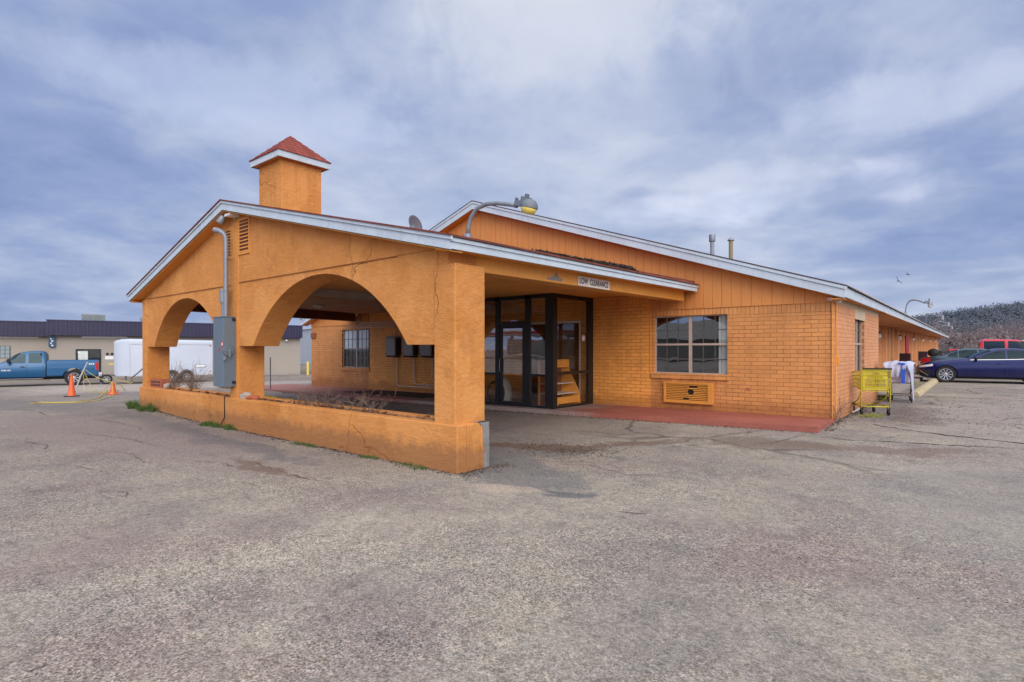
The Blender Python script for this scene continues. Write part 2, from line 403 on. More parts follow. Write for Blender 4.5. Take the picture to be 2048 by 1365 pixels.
M['silver_sedan'] = carpaint('grey_blue_paint', (.04, .062, .085), .4)
M['red_truck'] = carpaint('red_paint', (.46, .01, .03), .15)
M['dark_suv'] = carpaint('dark_grey_paint', (.03, .04, .05), .4)
M['reddoor'] = paint('red_door_paint', (.42, .012, .02), .45, .15)
M['door_tan'] = paint('brown_door_paint', (.30, .10, .035), .6, .15)
M['chair_fab'] = paint('dark_maroon_fabric', (.05, .022, .035), .9, .3)
M['porch_wood'] = paint('orange_soffit', (.52, .20, .06), .7, .2, 1, 20, .2, 30)
M['soffit_line'] = siding_mat('soffit_boards', 'y', (.52, .21, .06), .6)

# ------------------------------------------------------------------ ground
def g(x, y):
    z = .12 * ss(8, 13, y) * ss(-17, -4, x)
    z += .09 * exp(-((x + 16.3) ** 2 / 9 + (y - 4.9) ** 2 / 6))
    z -= .45 * ss(20, 34, -x)
    z += .006 * max(0, min(y, 140) - 30) * ss(-12, -5, x)
    return z
def lin(a, b, n): return [a + (b - a) * i / n for i in range(n + 1)]
xs = lin(-900, -120, 8)[:-1] + lin(-120, -45, 15)[:-1] + lin(-45, 15, 90)[:-1] + lin(15, 120, 20)[:-1] + lin(120, 900, 8)
ys = lin(-900, -100, 8)[:-1] + lin(-100, -10, 12)[:-1] + lin(-10, 40, 75)[:-1] + lin(40, 160, 25)[:-1] + lin(160, 1500, 10)
mb = MB(); mb.grid([[(x, y, g(x, y)) for x in xs] for y in ys])
def ground_mat():
    m, t = newmat('worn_asphalt'); p = t.pos(); x, y, z = t.sep(p)
    p2 = t.comb(x, y, 0)
    wob = t.n('ShaderNodeTexNoise'); t.set(wob, 'Vector', p2); t.set(wob, 'Scale', 1.1); t.set(wob, 'Detail', 3)
    pw = t.vmath('ADD', p2, t.vmath('MULTIPLY', t.vmath('SUBTRACT', wob.outputs['Color'], (.5, .5, .5)), (1.1, 1.1, 0)))
    big = t.noise(p2, .22, 4, .6); mid = t.noise(p2, .9, 5, .62); fine = t.noise(p2, 9, 4, .65)
    col = t.mix(t.ramp(big, [(.35, 0), (.65, 1)]), (.262, .231, .190), (.378, .336, .266))
    col = t.mix(t.ramp(mid, [(.42, 0), (.68, .75)]), col, (.16, .145, .14))
    col = t.mix(t.ramp(t.noise(t.vmath('ADD', p2, (31, 7, 0)), .55, 5, .65), [(.48, 0), (.66, .7)]), col, (.24, .185, .165))
    col = t.mix(t.ramp(t.noise(t.vmath('ADD', p2, (51, 17, 0)), 2.6, 6, .68), [(.50, 0), (.66, .5)]), col, (.32, .275, .235))
    col = t.mix(t.ramp(t.noise(t.vmath('ADD', p2, (5, 77, 0)), 1.7, 6, .7), [(.56, 0), (.70, .55)]), col, (.13, .112, .108))
    col = t.mix(t.ramp(t.math('MULTIPLY', t.math('ADD', t.math('MULTIPLY', x, .64), t.math('MULTIPLY', y, .0)), -.16), [(.5, 0), (1.0, .35)]), col, (.17, .14, .13))
    col = t.mix(t.ramp(fine, [(.3, .34), (.55, 0)]), col, (.10, .09, .085))
    # exposed stone chips
    vo = t.n('ShaderNodeTexVoronoi', feature='F1'); t.set(vo, 'Vector', p2); t.set(vo, 'Scale', 105)
    vr = t.sep(vo.outputs['Color'])[0]
    vo2 = t.n('ShaderNodeTexVoronoi', feature='F1'); t.set(vo2, 'Vector', p2); t.set(vo2, 'Scale', 190)
    vr2 = t.sep(vo2.outputs['Color'])[1]
    mask = t.ramp(t.noise(t.vmath('ADD', p2, (3, 11, 0)), .55, 4, .6), [(.42, .34), (.56, 1)])
    chip = t.ramp(vr, [(0, .34), (.2, .60), (.45, 1.0), (.8, 1.22), (1, 1.75)])
    chip2 = t.ramp(vr2, [(0, .55), (.5, 1), (1, 1.4)])
    col = t.mix(t.math('MULTIPLY', mask, .9), col, t.mix(1.0, col, chip, 'MULTIPLY'))
    col = t.mix(.65, col, t.mix(1.0, col, chip2, 'MULTIPLY'))
    vo3 = t.n('ShaderNodeTexVoronoi', feature='F1'); t.set(vo3, 'Vector', p2); t.set(vo3, 'Scale', 52)
    col = t.mix(.55, col, t.mix(1.0, col, t.ramp(t.sep(vo3.outputs['Color'])[0], [(0, .5), (.25, .86), (.6, 1.0), (1, 1.35)]), 'MULTIPLY'))
    tint = t.mix(t.sep(vo.outputs['Color'])[2], (1.07, .98, .90), (.93, 1.0, 1.09))
    col = t.mix(.7, col, t.mix(1.0, col, tint, 'MULTIPLY'))
    # hairline crazing away from the foreground
    ve = t.n('ShaderNodeTexVoronoi', feature='DISTANCE_TO_EDGE'); t.set(ve, 'Vector', pw); t.set(ve, 'Scale', .42)
    ck = t.ramp(ve.outputs['Distance'], [(0.0, 1), (.008, .85), (.02, 0)])
    cm = t.math('MULTIPLY', t.ramp(t.noise(t.vmath('ADD', p2, (9, 2, 0)), .28, 3), [(.45, 0), (.55, .9)]), t.ramp(t.math('DIVIDE', y, 20), [(.28, .0), (.46, 1)]))
    col = t.mix(t.math('MULTIPLY', ck, cm), col, (.055, .045, .04))
    ve2 = t.n('ShaderNodeTexVoronoi', feature='DISTANCE_TO_EDGE'); t.set(ve2, 'Vector', pw); t.set(ve2, 'Scale', 1.7)
    ck2 = t.ramp(ve2.outputs['Distance'], [(0.0, 1), (.02, .6), (.04, 0)])
    cm2 = t.math('MULTIPLY', t.ramp(t.noise(t.vmath('ADD', p2, (19, 22, 0)), .2, 2), [(.48, 0), (.56, .8)]), t.ramp(t.math('DIVIDE', y, 40), [(.2, .0), (.34, 1)]))
    col = t.mix(t.math('MULTIPLY', ck2, cm2), col, (.07, .055, .05))
    md2 = t.noise(t.vmath('ADD', p2, (13, 5, 0)), 2.2, 5, .65)
    # worn / stained areas: (x, y, rx, ry, angle, colour, strength)
    for (cx, cy, rx, ry, a, cc, st) in [
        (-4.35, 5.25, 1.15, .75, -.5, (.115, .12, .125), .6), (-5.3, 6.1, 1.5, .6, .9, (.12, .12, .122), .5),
        (-3.35, 4.75, .55, .28, .2, (.10, .105, .11), .8), (-3.85, 4.55, .5, .2, .25, (.42, .34, .26), .6),
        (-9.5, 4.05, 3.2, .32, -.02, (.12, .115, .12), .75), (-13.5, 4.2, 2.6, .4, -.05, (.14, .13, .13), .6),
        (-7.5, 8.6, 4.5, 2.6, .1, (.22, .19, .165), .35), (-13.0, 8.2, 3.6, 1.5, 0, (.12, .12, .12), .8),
        (-5.5, 6.75, 1.3, .3, .6, (.14, .095, .07), .9), (-4.35, 8.0, 1.2, .25, 1.0, (.15, .105, .08), .8), (-4.6, 7.0, .5, .3, .4, (.13, .095, .075), .9),
        (-1.3, 9.75, 1.8, .35, .35, (.17, .125, .105), .75), (-2.6, 9.3, 1.2, .5, .2, (.15, .115, .09), .7),
        (-1.75, 16.5, .85, 4.5, .03, (.15, .145, .145), .85), (-1.0, 14.6, .55, 2.6, .05, (.13, .10, .09), .75),
        (.2, 15.5, 1.5, 5, 0, (.30, .27, .25), .4), (.4, 7.0, 1.6, 3.0, .2, (.22, .205, .195), .4),
        (-30, 9.0, 8, 5, .1, (.36, .31, .27), .6), (-24, 6.5, 6, 1.2, .1, (.20, .17, .165), .6), (-20, 3.2, 7, .9, .15, (.15, .135, .13), .6),
        (-33, 12, 12, 6, .5, (.40, .35, .31), .5), (-12, 3.0, 6, 1.0, .1, (.24, .19, .175), .5), (-7.0, 3.5, 1.0, .14, 0, (.15, .10, .075), .7)]:
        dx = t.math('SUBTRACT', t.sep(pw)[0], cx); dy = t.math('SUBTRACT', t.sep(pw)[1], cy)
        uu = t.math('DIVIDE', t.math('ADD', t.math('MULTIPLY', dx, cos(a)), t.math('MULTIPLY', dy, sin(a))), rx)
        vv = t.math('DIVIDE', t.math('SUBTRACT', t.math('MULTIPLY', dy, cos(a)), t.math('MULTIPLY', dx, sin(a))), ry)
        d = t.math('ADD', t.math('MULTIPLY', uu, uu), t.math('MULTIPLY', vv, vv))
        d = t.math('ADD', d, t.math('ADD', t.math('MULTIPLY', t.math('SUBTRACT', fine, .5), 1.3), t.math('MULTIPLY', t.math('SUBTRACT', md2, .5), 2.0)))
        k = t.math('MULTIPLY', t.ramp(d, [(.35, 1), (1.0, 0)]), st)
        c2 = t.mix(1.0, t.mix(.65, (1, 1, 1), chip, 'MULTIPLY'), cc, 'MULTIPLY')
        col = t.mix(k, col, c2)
    h = t.math('ADD', t.math('MULTIPLY', vr, t.math('MULTIPLY', mask, .8)), t.math('MULTIPLY', fine, .6))
    t.out(col, .93, 0, t.bump(h, .35, .008), .2)
    return m
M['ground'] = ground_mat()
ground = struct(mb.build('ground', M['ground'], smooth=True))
def crack(pts, w, seed=0, name='pavement_crack', mat='crack'):
    rnd = random.Random(seed); P = []
    for (x0, y0), (x1, y1) in zip(pts[:-1], pts[1:]):
        n = max(2, int(sqrt((x1 - x0) ** 2 + (y1 - y0) ** 2) / .09))
        for i in range(n): P.append((x0 + (x1 - x0) * i / n + rnd.gauss(0, .014), y0 + (y1 - y0) * i / n + rnd.gauss(0, .022)))
    P.append(pts[-1]); out = []; L = []; R = []
    def flush():
        if len(L) > 2: out.append((list(L), list(R)))
        L.clear(); R.clear()
    for i, (x, y) in enumerate(P):
        a = P[max(0, i - 1)]; b = P[min(len(P) - 1, i + 1)]
        dx, dy = b[0] - a[0], b[1] - a[1]; l = sqrt(dx * dx + dy * dy) or 1
        e = min(1, 4 * min(i, len(P) - 1 - i) / len(P) + .1); ww = w * e * rnd.choice((.15, .3, .5, .7, 1.0, 1.3)) * rnd.uniform(.6, 1.1)
        nx, ny = -dy / l, dx / l
        L.append((x + nx * ww, y + ny * ww, g(x, y) + .004)); R.append((x - nx * ww * .8, y - ny * ww * .8, g(x, y) + .004))
        if w < .027 and rnd.random() < .10: flush()
        if w < .027 and rnd.random() < .09:
            q = (x, y); an = atan2(dy, dx) + rnd.choice((-1, 1)) * rnd.uniform(.5, 1.2); bl = []; br = []
            for k in range(7): bl.append((q[0], q[1] + w * .3 * (1 - k / 6), g(*q) + .0042)); br.append((q[0], q[1] - w * .3 * (1 - k / 6), g(*q) + .0042)); an += rnd.gauss(0, .3); q = (q[0] + cos(an) * .06, q[1] + sin(an) * .06)
            out.append((bl, br))
    flush()
    return out
M['crack'] = paint('crack_grime_and_dark_edge', (.05, .042, .038), .95, .35, 5, 40)
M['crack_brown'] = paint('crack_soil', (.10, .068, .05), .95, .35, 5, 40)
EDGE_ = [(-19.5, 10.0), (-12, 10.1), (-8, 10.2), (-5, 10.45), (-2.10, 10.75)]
CR = [
    ([(-2.25, 13.0), (-1.31, 12.07), (-.52, 11.62), (.07, 11.5), (.9, 11.25), (3, 10.9)], .055, 0),
    ([(-2.5, 10.0), (-2.12, 10.38), (-1.55, 10.32), (-.89, 10.54), (-.32, 10.66), (.14, 10.79), (.8, 11.0), (3, 11.2)], .034, 0),
    ([(-2.78, 9.22), (-2.5, 9.38), (-2.38, 9.99), (-2.2, 10.5)], .013, 0), ([(-1.25, 10.5), (-1.0, 11.2), (-.75, 11.7)], .010, 0),
    ([(-6.71, 8.71), (-6.1, 8.56), (-5.41, 8.72), (-4.8, 8.75), (-4.49, 9.29), (-4.37, 9.9)], .016, 1),
    ([(-4.42, 7.12), (-4.32, 7.68), (-4.33, 8.2), (-3.97, 8.42), (-3.6, 8.28), (-3.35, 8.63), (-3.0, 9.0)], .018, 1),
    ([(-4.2, 6.4), (-3.9, 6.22), (-3.63, 6.15), (-3.25, 6.06), (-2.99, 6.19), (-2.83, 6.28)], .011, 1),
    ([(-4.07, 6.79), (-3.58, 6.86), (-3.36, 6.92), (-3.09, 7.15)], .010, 1),
    ([(-2.3, 7.88), (-2.16, 8.35), (-1.79, 8.59), (-1.36, 8.41), (-1.04, 8.29), (-.5, 8.3)], .013, 1),
    ([(-5.8, 3.5), (-5.91, 4.0), (-5.86, 4.42)], .012, 1), ([(-5.92, 1.48), (-5.82, 1.7), (-5.75, 1.92)], .007, 0),
    ([(-4.87, 1.5), (-4.81, 1.68)], .006, 0), ([(-3.45, .42), (-3.41, .56), (-3.38, .64)], .008, 0), ([(-6.02, 2.1), (-5.88, 2.39), (-5.75, 2.63)], .006, 1),
    ([(-7.68, 3.54), (-6.89, 3.46), (-6.21, 3.48), (-5.7, 3.5)], .016, 1), ([(-6.45, 2.9), (-6.05, 2.98), (-6.0, 3.3)], .008, 1),
    ([(-5.5, 3.3), (-5.0, 3.7), (-4.9, 4.2)], .007, 0),  ([(-2.6, 4.6), (-2.3, 4.75)], .007, 0),
    ([(-10.5, 2.4), (-9.4, 2.7), (-8.3, 2.6)], .012, 1), ([(-9.0, 1.9), (-8.2, 2.1)], .009, 1), ([(-13, 2.6), (-11, 3.1), (-9.5, 3.2)], .014, 1),
    ([(-.3, 13.6), (.5, 13.9), (1.4, 13.5)], .02, 0), ([(-.9, 17), (.1, 18.0), (1.2, 17.6)], .025, 1), ([(-.6, 21.5), (.6, 22.3), (1.8, 22.0)], .03, 0)]
CR += [([(x, y - .015) for x, y in EDGE_], .028, 0), ([(-2.09, 10.8), (-2.09, 12.2), (-2.10, 15), (-2.10, 18.5)], .03, 0), ([(-15.9, 4.745), (-12, 4.745), (-8, 4.745), (-4.8, 4.745)], .028, 0), ([(-4.80, 4.75), (-4.80, 5.34)], .02, 0),  # leading entries: dark lines along walkway edge and wall feet, not cracks
    ([(-1.9, 13.3), (-1.2, 13.35), (-.55, 13.9), (.1, 13.75)], .012, 0), ([(.6, 12.6), (1.6, 13.4), (2.4, 14.6)], .014, 0), ([(-.2, 15.2), (.6, 15.0), (1.5, 15.6)], .016, 0), ([(-.7, 19.2), (.3, 19.8), (1.2, 19.2), (2.2, 19.9)], .02, 0), ([(-.3, 24.5), (1.0, 25.3), (2.4, 25.0)], .03, 0),
    ([(-8.3, 3.0), (-7.6, 3.25), (-7.0, 3.2)], .012, 1), ([(-12.5, 1.8), (-11.2, 2.1), (-10.2, 1.9)], .012, 1), ([(-14.5, 3.4), (-12.8, 3.7), (-11.5, 3.6)], .014, 0), ([(-19, 2.6), (-17, 3.0), (-15.2, 2.9)], .02, 1), ([(-17.5, 1.5), (-15.5, 1.9), (-14.0, 1.7)], .016, 1), ([(-24, 3.2), (-21, 3.6), (-18.5, 3.3)], .03, 1),
    ([(-7.3, 1.7), (-6.9, 1.9), (-6.5, 1.85)], .007, 1), ([(-6.9, 2.3), (-6.6, 2.45)], .007, 1), ([(-4.75, 5.0), (-4.5, 4.6), (-4.2, 4.4)], .006, 0), ([(-9.5, 7.2), (-8.2, 7.6), (-7.2, 8.3), (-6.7, 8.7)], .02, 1), ([(-6.6, 9.7), (-5.6, 9.5), (-4.6, 9.8)], .014, 0)]
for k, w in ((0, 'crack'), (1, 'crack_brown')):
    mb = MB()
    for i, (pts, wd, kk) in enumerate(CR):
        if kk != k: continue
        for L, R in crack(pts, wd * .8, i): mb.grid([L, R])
    o = mb.build('pavement_cracks_and_edge_lines', M[w], fixn=False); struct(o)

# painted red walkway along the front, raised a step; it drops slightly to the left
D = 12.2
def walk_z(x): return .055 + (x + 20.7) / 18.6 * .115
EDGE = [(-22.5, 9.9), (-19.5, 10.0), (-12, 10.1), (-8, 10.2), (-5, 10.45), (-2.12, 10.75)]
mb = MB(); top = []; 
wx = lin(-22.5, -2.12, 40)
rows = []
for fr_ in (0, .15, .4, .7, 1.0):
    r = []
    for x in wx:
        y0 = interp(EDGE, x); r.append((x, y0 + (D + .1 - y0) * fr_, walk_z(x)))
    rows.append(r)
mb.grid(rows)
mb.grid([[(x, interp(EDGE, x) - .012 + .01 * sin(x * 9), g(x, 10) - .3) for x in wx], [(x, interp(EDGE, x), walk_z(x)) for x in wx]])
mb.grid([[(-2.12, 10.75, -.3), (-2.12, D + .1, -.3)], [(-2.12, 10.75, walk_z(-2.12)), (-2.12, D + .1, walk_z(-2.12))]])
def walk_mat():
    m, t = newmat('red_walk_paint'); p = t.pos(); x, y, z = t.sep(p)
    n1 = t.noise(p, 1.4, 5, .65); n2 = t.noise(p, 14, 4, .7)
    red = t.mix(t.ramp(n1, [(.3, 0), (.7, 1)]), (.25, .075, .055), (.345, .11, .078))
    worn = t.ramp(t.math('ADD', t.math('MULTIPLY', t.math('ADD', x, 6.4), -.42), n1), [(.45, 0), (.95, 1)])
    left = t.ramp(t.math('MULTIPLY', t.math('ADD', x, 11.5), -.5), [(0, 0), (.6, 1)])
    worn = t.math('MULTIPLY', worn, t.math('SUBTRACT', 1.0, t.math('MULTIPLY', left, .75)))
    grey = t.mix(n2, (.22, .17, .16), (.34, .28, .26))
    col = t.mix(worn, red, grey)
    col = t.mix(t.ramp(n2, [(.30, .6), (.45, 0)]), col, (.16, .06, .045))
    edge = t.ramp(t.math('ADD', z, t.math('MULTIPLY', n2, .05)), [(.02, .8), (.08, 0)])
    t.out(col, .7, 0, t.bump(n2, .25, .008), .35); return m
struct(mb.build('red_walkway', walk_mat(), fixn=False))
# side walkway by the guest rooms
mb = MB()
sy = lin(18.3, 84, 30)
mb.grid([[(-3.7, y, g(-2.5, y) + .12) for y in sy], [(-1.95, y, g(-2.0, y) + .12) for y in sy], [(-1.95, y, g(-2.0, y) - .1) for y in sy]])
struct(mb.build('side_walkway', M['concrete'], fixn=False))
# grey patch of old asphalt by the side wall
# ------------------------------------------------------------------ portico
PX0, PX1 = -15.93, -4.82
port = thing('entrance_portico', 'orange stucco drive-through portico with two arches, low base wall and cupola', 'portico', (-10.4, 4.8, 0))
Yb0, Yb1 = 4.76, 5.325
YW0, YW1 = 4.815, 5.30       # arch wall faces
# base wall (hollow planter top)
mb = MB()
mb.box(PX0, PX1, Yb0, Yb0 + .17, -.15, .585); mb.box(PX0, PX1, Yb1 - .15, Yb1, -.15, .585)
mb.box(PX0, PX0 + .75, Yb0 + .17, Yb1 - .15, -.15, .583); mb.box(PX1 - .45, PX1, Yb0 + .17, Yb1 - .15, -.15, .583)
mb.box(-11.1, -10.55, Yb0 + .17, Yb1 - .15, -.15, .58)
mb.build('base_wall', M['stucco'], port, bevel=.018)
mb = MB(); rnd = random.Random(3)
rws = []
for yy in (Yb0 + .17, Yb0 + .29, Yb1 - .15):
    rws.append([(x, yy, .545 + rnd.uniform(-.02, .03)) for x in lin(PX0 + .7, PX1 - .4, 160)])
mb.grid(rws); mb.build('planter_soil', M['soil'], port)
mb = MB()   # knocked grey corner of the base wall: irregular skin on the end face and the back edge
rnd = random.Random(12); n = 16
outl = [(Yb1 + .004, -.1)] + [(Yb1 + .004, .592)] + [(Yb1 - .20, .592), (Yb1 - .17, .575), (Yb1 - .15, .555)] + [(Yb1 - .085 + rnd.uniform(-.03, .022) - .03 * (i < 3), .53 - .63 * i / n) for i in range(n + 1)]
mb.prism(outl, 'x', PX1 - .02, PX1 + .007); mb.prism([(PX1 - .22, .5845), (PX1 + .007, .5845), (PX1 + .007, .592), (PX1 - .18, .592)], 'y', Yb1 - .2, Yb1 + .004)
mb.box(PX1 - .25, PX1 + .004, Yb1 - .001, Yb1 + .006, -.1, .588)
tag(mb.build('worn_corner', M['stucco_worn'], port), 'chipped grey corner of the base wall')
mb = MB()   # pillars
for (a, b) in ((-15.83, -15.53), (-10.995, -10.66)):
    pass
def pillar(a, b, zt):
    m_ = MB(); m_.box(a, b, 4.79, YW1, .5, zt); m_.build('pillar', M['stucco'], port, bevel=.015)
pillar(-15.83, -15.53, 2.72); pillar(-10.995, -10.66, 3.9)
m_ = MB(); m_.box(-5.262, -4.885, 4.79, 5.33, .5, 2.56); m_.box(-5.262, -5.02, 4.79, YW1, 2.55, 2.80); m_.build('pillar', M['stucco'], port, bevel=.018)
# arch wall: polygon with two segmental arches, extruded
ZS = 1.565
def arch_pts(c, hw, rise, n=26):
    R = (hw * hw + rise * rise) / (2 * rise); zc = ZS + rise - R; a = math.asin(hw / R)
    return [(c - R * sin(a - 2 * a * i / n), zc + R * cos(a - 2 * a * i / n)) for i in range(n + 1)]
APX = -10.83; ZAP = 4.125
def wall_top(x): return ZAP - .262 * (APX - x) if x < APX else ZAP - .235 * (x - APX)
def arch_panel(xa, xb, c, hw, rise, zbreak):
    ap = arch_pts(c, hw, rise)
    # lower panel: quads between arch line and flat top
    m = MB(); cols = [(xa, ZS)] + ap + [(xb, ZS)]
    for yy, flip in ((YW0, 0), (YW1, 1)):
        m.grid([[(x, yy, z) for x, z in cols], [(x, yy, zbreak) for x, z in cols]])
    m.grid([[(x, YW0, z) for x, z in cols], [(x, YW1, z) for x, z in cols]])
    return m
m1 = arch_panel(-15.53, -10.995, -13.26, 1.82, 1.05, 2.735); m1.build('arch_panel', M['stucco'], port, fixn=False)
m2 = arch_panel(-10.66, -5.262, -7.96, 2.15, 1.115, 2.76); m2.build('arch_panel', M['stucco'], port, fixn=False)
mb = MB()   # gable above, a few mm proud so the joint line reads
def gab(xa, xb, z0, y0):
    xsx = [x for x in (xa, APX, xb) if xa <= x <= xb]
    xsx = sorted(set(xsx))
    poly = [(xa, z0), (xb, z0)] + [(x, wall_top(x)) for x in reversed(xsx)]
    mb.prism(poly, 'y', y0, YW1)
gab(-15.53, -10.995, 2.738, YW0 - .008); gab(-10.66, -5.262, 2.764, YW0 - .008); gab(-15.80, -15.53, 2.725, YW0); gab(-5.262, -5.02, 2.80, YW0)
mb.box(-10.995, -10.66, YW0 - .01, YW1 - .004, 3.9, 3.99)
mb.build('gable_wall', M['stucco'], port)
# shadow at the joint under the gable, painted as a dark strip
mb = MB(); mb.box(-15.53, -10.995, YW0 - .014, YW0 - .009, 2.722, 2.737); mb.box(-10.66, -6.0, YW0 - .014, YW0 - .009, 2.748, 2.763)
mb.build('joint_shadow_strip', paint('joint_shadow', (.26, .085, .02), .9, .3), port)
# louvred vents either side of the middle pillar
for (x0, x1, z0, z1) in ((-11.19, -10.86 + .0, 3.26, 3.78), (-10.62, -10.24, 3.30, 3.90)):
    m = MB(); y0 = YW0 - .03
    m.box(x0 - .03, x0, y0, YW0 + .03, z0, z1); m.box(x1, x1 + .03, y0, YW0 + .03, z0, z1); m.box(x0 - .03, x1 + .03, y0, YW0 + .03, z1, z1 + .035); m.box(x0 - .03, x1 + .03, y0, YW0 + .03, z0 - .035, z0)
    vent = m.build('louvre_vent', M['orange_wood'], port)
    m = MB(); n = 9
    for i in range(n):
        zc = z0 + (z1 - z0) * (i + .5) / n
        m.hexa([(x0, y0 + .0, zc - .028), (x1, y0, zc - .028), (x1, y0 + .03, zc + .006), (x0, y0 + .03, zc + .006)],
               [(x0, y0, zc - .018), (x1, y0, zc - .018), (x1, y0 + .03, zc + .016), (x0, y0 + .03, zc + .016)])
    m.build('slats', M['orange_wood'], vent)
    m = MB(); m.box(x0, x1, YW0 - .0125, YW0 - .009, z0, z1); m.build('backing', M['dark_beam'], vent)
# roof: two slopes, skewed a little to the left side at the back
YR0, YR1 = 4.57, 12.12
RF = [(-16.08, 2.85), (APX, 4.27), (-4.75, 2.84)]
RB = [(-17.95, 2.72), (-11.2, 4.36), (-4.76, 2.93)]
def ribbon(Fp, Bp, y0, y1, th, n=18):
    m = MB()
    for i in range(len(Fp) - 1):
        a, b = Fp[i], Fp[i + 1]; c, d = Bp[i], Bp[i + 1]
        m.hexa([(a[0], y0, a[1] - th), (b[0], y0, b[1] - th), (d[0], y1, d[1] - th), (c[0], y1, c[1] - th)],
               [(a[0], y0, a[1]), (b[0], y0, b[1]), (d[0], y1, d[1]), (c[0], y1, c[1])])
    return m
RFo = [(-16.12, 2.855), (APX, 4.295), (-4.70, 2.845)]; RBo = [(-17.99, 2.725), (-11.2, 4.385), (-4.71, 2.935)]
m = ribbon(RFo, RBo, YR0 - .04, YR1, .022); roof = m.build('roof', M['shingle'], port)
def rake(Fp, y0, y1, za, zb):
    m = MB()
    for i in range(len(Fp) - 1):
        a, b = Fp[i], Fp[i + 1]
        m.hexa([(a[0], y0, a[1] - za), (b[0], y0, b[1] - za), (b[0], y1, b[1] - za), (a[0], y1, a[1] - za)],
               [(a[0], y0, a[1] - zb), (b[0], y0, b[1] - zb), (b[0], y1, b[1] - zb), (a[0], y1, a[1] - zb)])
    return m
m = rake(RF, YR0, YR0 + .03, .165, .002); m.build('fascia_board', M['fascia'], port)
m = rake([(x, z) for x, z in RFo], YR0 - .022, YR0 - .001, .066, .024); m.build('fascia_trim', M['fascia'], port)
m = MB(); e0, e1 = RF[2], RB[2]       # right eave fascia
m.hexa([(e0[0] - .03, YR0 + .03, e0[1] - .155), (e0[0], YR0, e0[1] - .155), (e1[0], YR1 - .02, e1[1] - .155), (e1[0] - .03, YR1 - .02, e1[1] - .155)],
       [(e0[0] - .03, YR0 + .03, e0[1] - .004), (e0[0], YR0, e0[1] - .004), (e1[0], YR1 - .02, e1[1] - .004), (e1[0] - .03, YR1 - .02, e1[1] - .004)])
m.build('fascia_board', M['fascia'], port)
m = MB(); m.hexa([(e0[0] + .001, YR0, e0[1] - .07), (e0[0] + .022, YR0, e0[1] - .07), (e1[0] + .022, YR1 - .02, e1[1] - .07), (e1[0] + .001, YR1 - .02, e1[1] - .07)],
       [(e0[0] + .001, YR0, e0[1] - .03), (e0[0] + .022, YR0, e0[1] - .03), (e1[0] + .022, YR1 - .02, e1[1] - .03), (e1[0] + .001, YR1 - .02, e1[1] - .03)])
m.build('fascia_trim', M['fascia'], port)
m = MB(); e0, e1 = RF[0], RB[0]
m.hexa([(e0[0], YR0, e0[1] - .16), (e0[0] + .03, YR0 + .03, e0[1] - .16), (e1[0] + .03, YR1, e1[1] - .16), (e1[0], YR1, e1[1] - .16)],
       [(e0[0], YR0, e0[1] - .004), (e0[0] + .03, YR0 + .03, e0[1] - .004), (e1[0] + .03, YR1, e1[1] - .004), (e1[0], YR1, e1[1] - .004)])
m.build('fascia_board', M['fascia'], port)
# soffit between rake and wall, and the eave return at the left
m = rake([(-16.05, 2.82), (APX, 4.235), (-4.78, 2.815)], YR0 + .03, YW0 - .004, .155, .14)
m.box(-16.05, -15.84, YR0 + .03, 5.4, 2.660, 2.672); m.hexa([(-5.03, YR0 + .04, 2.70), (-4.79, YR0 + .04, 2.70), (-4.80, 12.05, 2.79), (-5.03, 12.05, 2.79)], [(-5.03, YR0 + .04, 2.712), (-4.79, YR0 + .04, 2.712), (-4.80, 12.05, 2.802), (-5.03, 12.05, 2.802)]); m.build('soffit', M['orange_wood'], port)
# side beams, centre beam, ceiling
m = MB(); m.hexa([(-5.32, 5.33, 2.515), (-5.02, 5.33, 2.515), (-5.02, 12.0, 2.575), (-5.32, 12.0, 2.575)], [(-5.32, 5.33, 2.83), (-5.02, 5.33, 2.83), (-5.02, 12.0, 2.90), (-5.32, 12.0, 2.90)])
m.box(-5.262, -5.02, YW1, 5.33, 2.562, 2.83)
m.build('side_beam', M['orange_wood'], port, bevel=.008)
m = MB(); m.hexa([(-15.75, 5.3, 2.49), (-15.48, 5.3, 2.49), (-17.36, 12.0, 2.53), (-17.63, 12.0, 2.53)], [(-15.75, 5.3, 2.80), (-15.48, 5.3, 2.80), (-17.36, 12.0, 2.82), (-17.63, 12.0, 2.82)])
m.build('side_beam', M['dark_beam'], port)  # shade on the inner face is put into this dark colour
m = MB(); m.box(-10.93, -10.73, 5.3, 12.1, 2.66, 2.79); m.build('centre_beam', M['grey_beam'], port)
def ceil_mat():
    m_, t = newmat('weathered_ceiling'); p = t.pos(); x, y, z = t.sep(p)
    st = t.noise(t.vmath('MULTIPLY', p, (3.2, .5, 1)), 1.4, 6, .7, .4); n2 = t.noise(p, 1.1, 5, .65)
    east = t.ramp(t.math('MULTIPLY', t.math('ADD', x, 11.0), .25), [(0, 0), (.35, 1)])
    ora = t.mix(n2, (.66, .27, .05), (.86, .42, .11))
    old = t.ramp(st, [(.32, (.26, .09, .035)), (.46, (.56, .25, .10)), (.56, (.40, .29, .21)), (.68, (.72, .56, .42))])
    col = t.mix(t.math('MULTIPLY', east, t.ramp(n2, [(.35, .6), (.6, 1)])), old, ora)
    t.out(col, .8, 0, t.bump(st, .3, .02), .2); return m_
m = MB(); m.hexa([(-15.6, 5.25, 2.79), (-5.2, 5.25, 2.79), (-5.2, 12.18, 2.80), (-17.5, 12.18, 2.80)], [(-15.6, 5.25, 2.81), (-5.2, 5.25, 2.81), (-5.2, 12.18, 2.82), (-17.5, 12.18, 2.82)])
m.build('ceiling', ceil_mat(), port)
m = MB(); m.lathe([(.17, 0), (.15, -.05), (.08, -.085), (0.001, -.095)], 20, tr(-14.7, 8.9, 2.789)); m.build('ceiling_light', M['offwhite'], port, smooth=True)
